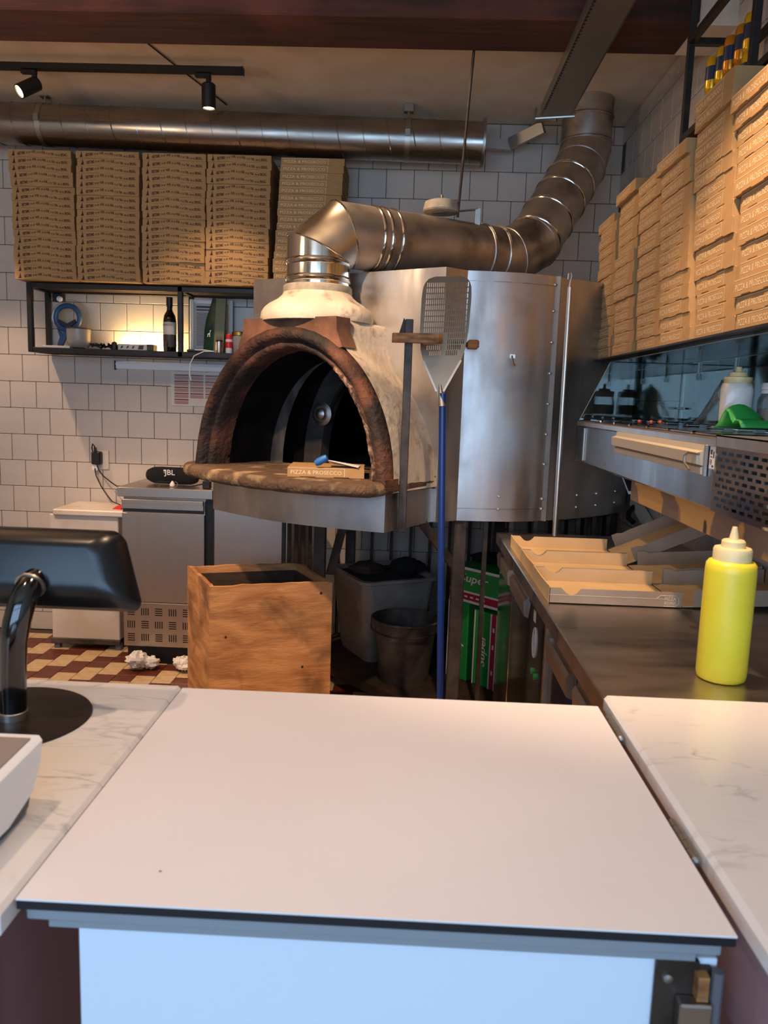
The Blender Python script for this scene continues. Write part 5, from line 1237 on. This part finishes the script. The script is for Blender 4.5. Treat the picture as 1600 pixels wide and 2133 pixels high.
tag(blob(MB(), (.92, 1.95, HZ + .155), .05, .06, .128, 21).build('paper_sack', T['ink_cream'], smooth=30), 'pale paper sack at right edge on the hanging frame beside the orange cans', 'sack')

# ------------------------------------------------------------------ foreground counter
mlz = .924
ml = thing('marble_counter', (-.9, .98, 0), 'white marble counter left of the flap carrying the till screen', 'counter')
MB().box(-1.9, -.3735, .672, 1.278, mlz - .03, mlz, ch=.005).build('marble_top', T['marble'], ml)
MB().box(-1.9, -.40, .70, 1.24, 0, mlz - .03).build('cabinet', T['cab_mauve'], ml)
MB().box(-1.9, -.392, .686, .70, 0, mlz - .031).build('front_board', T['cab_blue'], ml)
mr2 = thing('marble_counter', (.9, .98, 0), 'white marble counter right of the flap, beside the yellow bottle', 'counter')
MB().box(.347, 1.9 if False else 1.066, .55, 1.302, .902, .932, ch=.006).build('marble_top', T['marble'], mr2)
MB().box(.40, 1.066, .58, 1.29, 0, .902).build('cabinet', T['cab_mauve'], mr2)
MB().box(.352, .40, .60, 1.28, .80, .901).build('side_board', T['cab_mauve'], mr2)
fp = thing('counter_flap', (-.02, .98, .9), 'large white laminate lift-up counter flap with black edge in the foreground', 'flap')
MB().box(-.3705, .3315, .700, 1.272, .9195, .9215).build('white_surface', T['white_lam'], fp)
MB().box(-.3705, .3315, .700, 1.272, .9095, .9195, ch=.001).build('black_core', T['lam_core'], fp)
MB().box(-.365, .322, .708, .730, .893, .909, ch=.002).box(-.345, .30, .715, .75, .882, .893).build('edge_rail', T['alu_grey'], fp)
MB().lathe([(0, 0), (.0018, 0), (0, .0004)], (-.2445, .756, .9215), 8).build('speck', T['grey_plastic'], fp)
def hinge(y0, y1):
    h = MB()
    n = 5; d = (y1 - y0) / n
    for i in range(n): h.cyl((.339, y0 + i * d + .0005, .917), (.339, y0 + (i + 1) * d - .0005, .917), .0055, seg=14)
    h.lathe([(0, -.004), (.004, -.003), (.0062, 0), (.004, .003), (0, .004)], (.339, y0 - .003, .917), 12, 0, (0, 1, 0)); h.box(.327, .339, y0, y1, .9075, .9092).box(.339, .3465, y0, y1, .9085, .9105)
    h.build('hinge', T['zinc'], fp)
hinge(1.155, 1.235); hinge(.835, .915)
gd = thing('gate', (-.03, .73, 0), 'pale blue-lit white gate panel under the counter flap', 'gate')
MB().box(-.318, .325, .722, .742, .05, .8805, ch=.001).build('panel', T['front_panel'], gd)
lk = thing('gate_latch', (.295, .72, .8), 'brown metal latch plate with screws at the right edge of the gate panel', 'latch')
MB().box(.263, .318, .7165, .7215, .70, .875, ch=.001).box(.263, .305, .714, .7215, .872, .882, ch=.001).build('plate', T['bar_steel'], lk)
MB().box(.284, .316, .700, .7165, .795, .845, ch=.002).build('bolt_box', T['steel_dull'], lk)
for zz in ((.846, .872), (.775, .794)): MB().box(.301, .312, .705, .7165, *zz).build('wood_block', T['wood_rack'], lk)
MB().cyl((.322, .712, .70), (.322, .712, .875), .006, seg=10).build('rod', T['grey_plastic'], lk)
for x, z in ((.275, .862), (.274, .786)): MB().lathe([(0, 0), (.0055, 0), (.0045, .003), (0, .004)], (x, .7165, z), 14, 0, (0, -1, 0)).build('screw', T['zinc'], lk)

# till screen on its stand, payment terminal
ti = thing('till_screen', (-.59, 1.10, mlz), 'black till display seen from behind on a curved pole with round base plate', 'screen')
MB().lathe([(0, 0), (.120, 0), (.122, .001), (.121, .0025), (0, .003)], (-.592, 1.112, mlz + .0005), 64).build('base_plate', T['dark_plate'] if 'dark_plate' in T else T['gloss_black'], ti)
MB().lathe([(.0, .003), (.021, .003), (.021, .014), (.019, .016), (0, .016)], (-.580, 1.108, mlz), 32).build('pole_collar', T['zinc'], ti)
pts = [(-.580, 1.108, mlz + .01), (-.578, 1.106, .97), (-.575, 1.102, 1.01), (-.570, 1.098, 1.05), (-.563, 1.097, 1.082), (-.558, 1.104, 1.108), (-.556, 1.122, 1.126), (-.555, 1.16, 1.137)]
MB().tube(pts, .0195, 24).build('pole', T['gloss_black'], ti)
q = Matrix.Translation((-.600, 1.165, 1.152)) @ Matrix.Rotation(math.radians(-14), 4, 'X')
def rr2(hx, z0, z1, r, y, n=8):
    cz = (z0 + z1) / 2; hz = (z1 - z0) / 2; out = []
    for sx, sz, a0 in ((1, 1, 0), (-1, 1, math.pi / 2), (-1, -1, math.pi), (1, -1, 1.5 * math.pi)):
        for a in arc(n, a0, a0 + math.pi / 2): out.append(q @ V((sx * (hx - r) + r * math.cos(a), y, cz + sz * (hz - r) + r * math.sin(a))))
    return out
def tp(hx, z0, z1, r, y): return [p + V((.34 * -(p.z - 1.152) * (1 if p.x > -.6 else -1), 0, 0)) for p in rr2(hx, z0, z1, r, y)]
MB().loft([tp(.135, -.026, .026, .012, -.026), tp(.15, -.04, .034, .016, -.024), tp(.168, -.062, .050, .018, -.006), tp(.178, -.068, .056, .018, .012), tp(.176, -.066, .054, .018, .022)]).build('screen_housing', T['tablet_black'], ti, smooth=40)
MB().lathe([(.0205, 0), (.0225, 0), (.0225, .004), (.0205, .004)], (-.556, 1.124, 1.1265), 28, 0, (.03, .9, .45)).build('bezel_ring', T['zinc'], ti)
MB().tube([(-.70, 1.06, .945), (-.63, 1.07, .95), (-.605, 1.075, .94), (-.60, 1.08, .928)], .0035, 8).build('cord', T['white_plastic'], ti)
pt_ = thing('payment_terminal', (-.52, .80, mlz), 'white wedge-shaped payment printer with dark base at the left edge', 'printer')
def prof_y(inx, ztop, zb): return [(.70, zb), (.86, zb), (.886, zb + .03), (.893, ztop - .006), (.888, ztop), (.70, ztop)]
rings = []
for x, e in ((-.62, 0), (-.432, 0), (-.426, .004)):
    rings.append([(x, .62 + e, mlz + .022), (x, .80 - e, mlz + .013), (x, .856 - e, mlz + .026), (x, .878 - e, mlz + .055), (x, .884 - e, mlz + .082 - e), (x, .62 + e, mlz + .072 - e)])
MB().loft(rings).build('shell', T['white_plastic'], pt_, smooth=50)
MB().loft([[(x, .62, mlz + .001), (x, .83, mlz + .001), (x, .855, mlz + .006), (x, .862, mlz + .022), (x, .80, mlz + .016), (x, .62, mlz + .024)] for x in (-.615, -.433)]).build('base', T['grey_plastic'], pt_)
MB().loft([[(x, .62, mlz + .0722), (x, .872, mlz + .0815), (x, .872, mlz + .0835), (x, .62, mlz + .0745)] for x in (-.615, -.4365)]).build('top_panel', T['taupe'], pt_)
MB().loft([[(x, .62, mlz + .0745), (x, .845, mlz + .0828), (x, .845, mlz + .084), (x, .62, mlz + .0758)] for x in (-.61, -.465)]).build('screen', T['screen'], pt_)
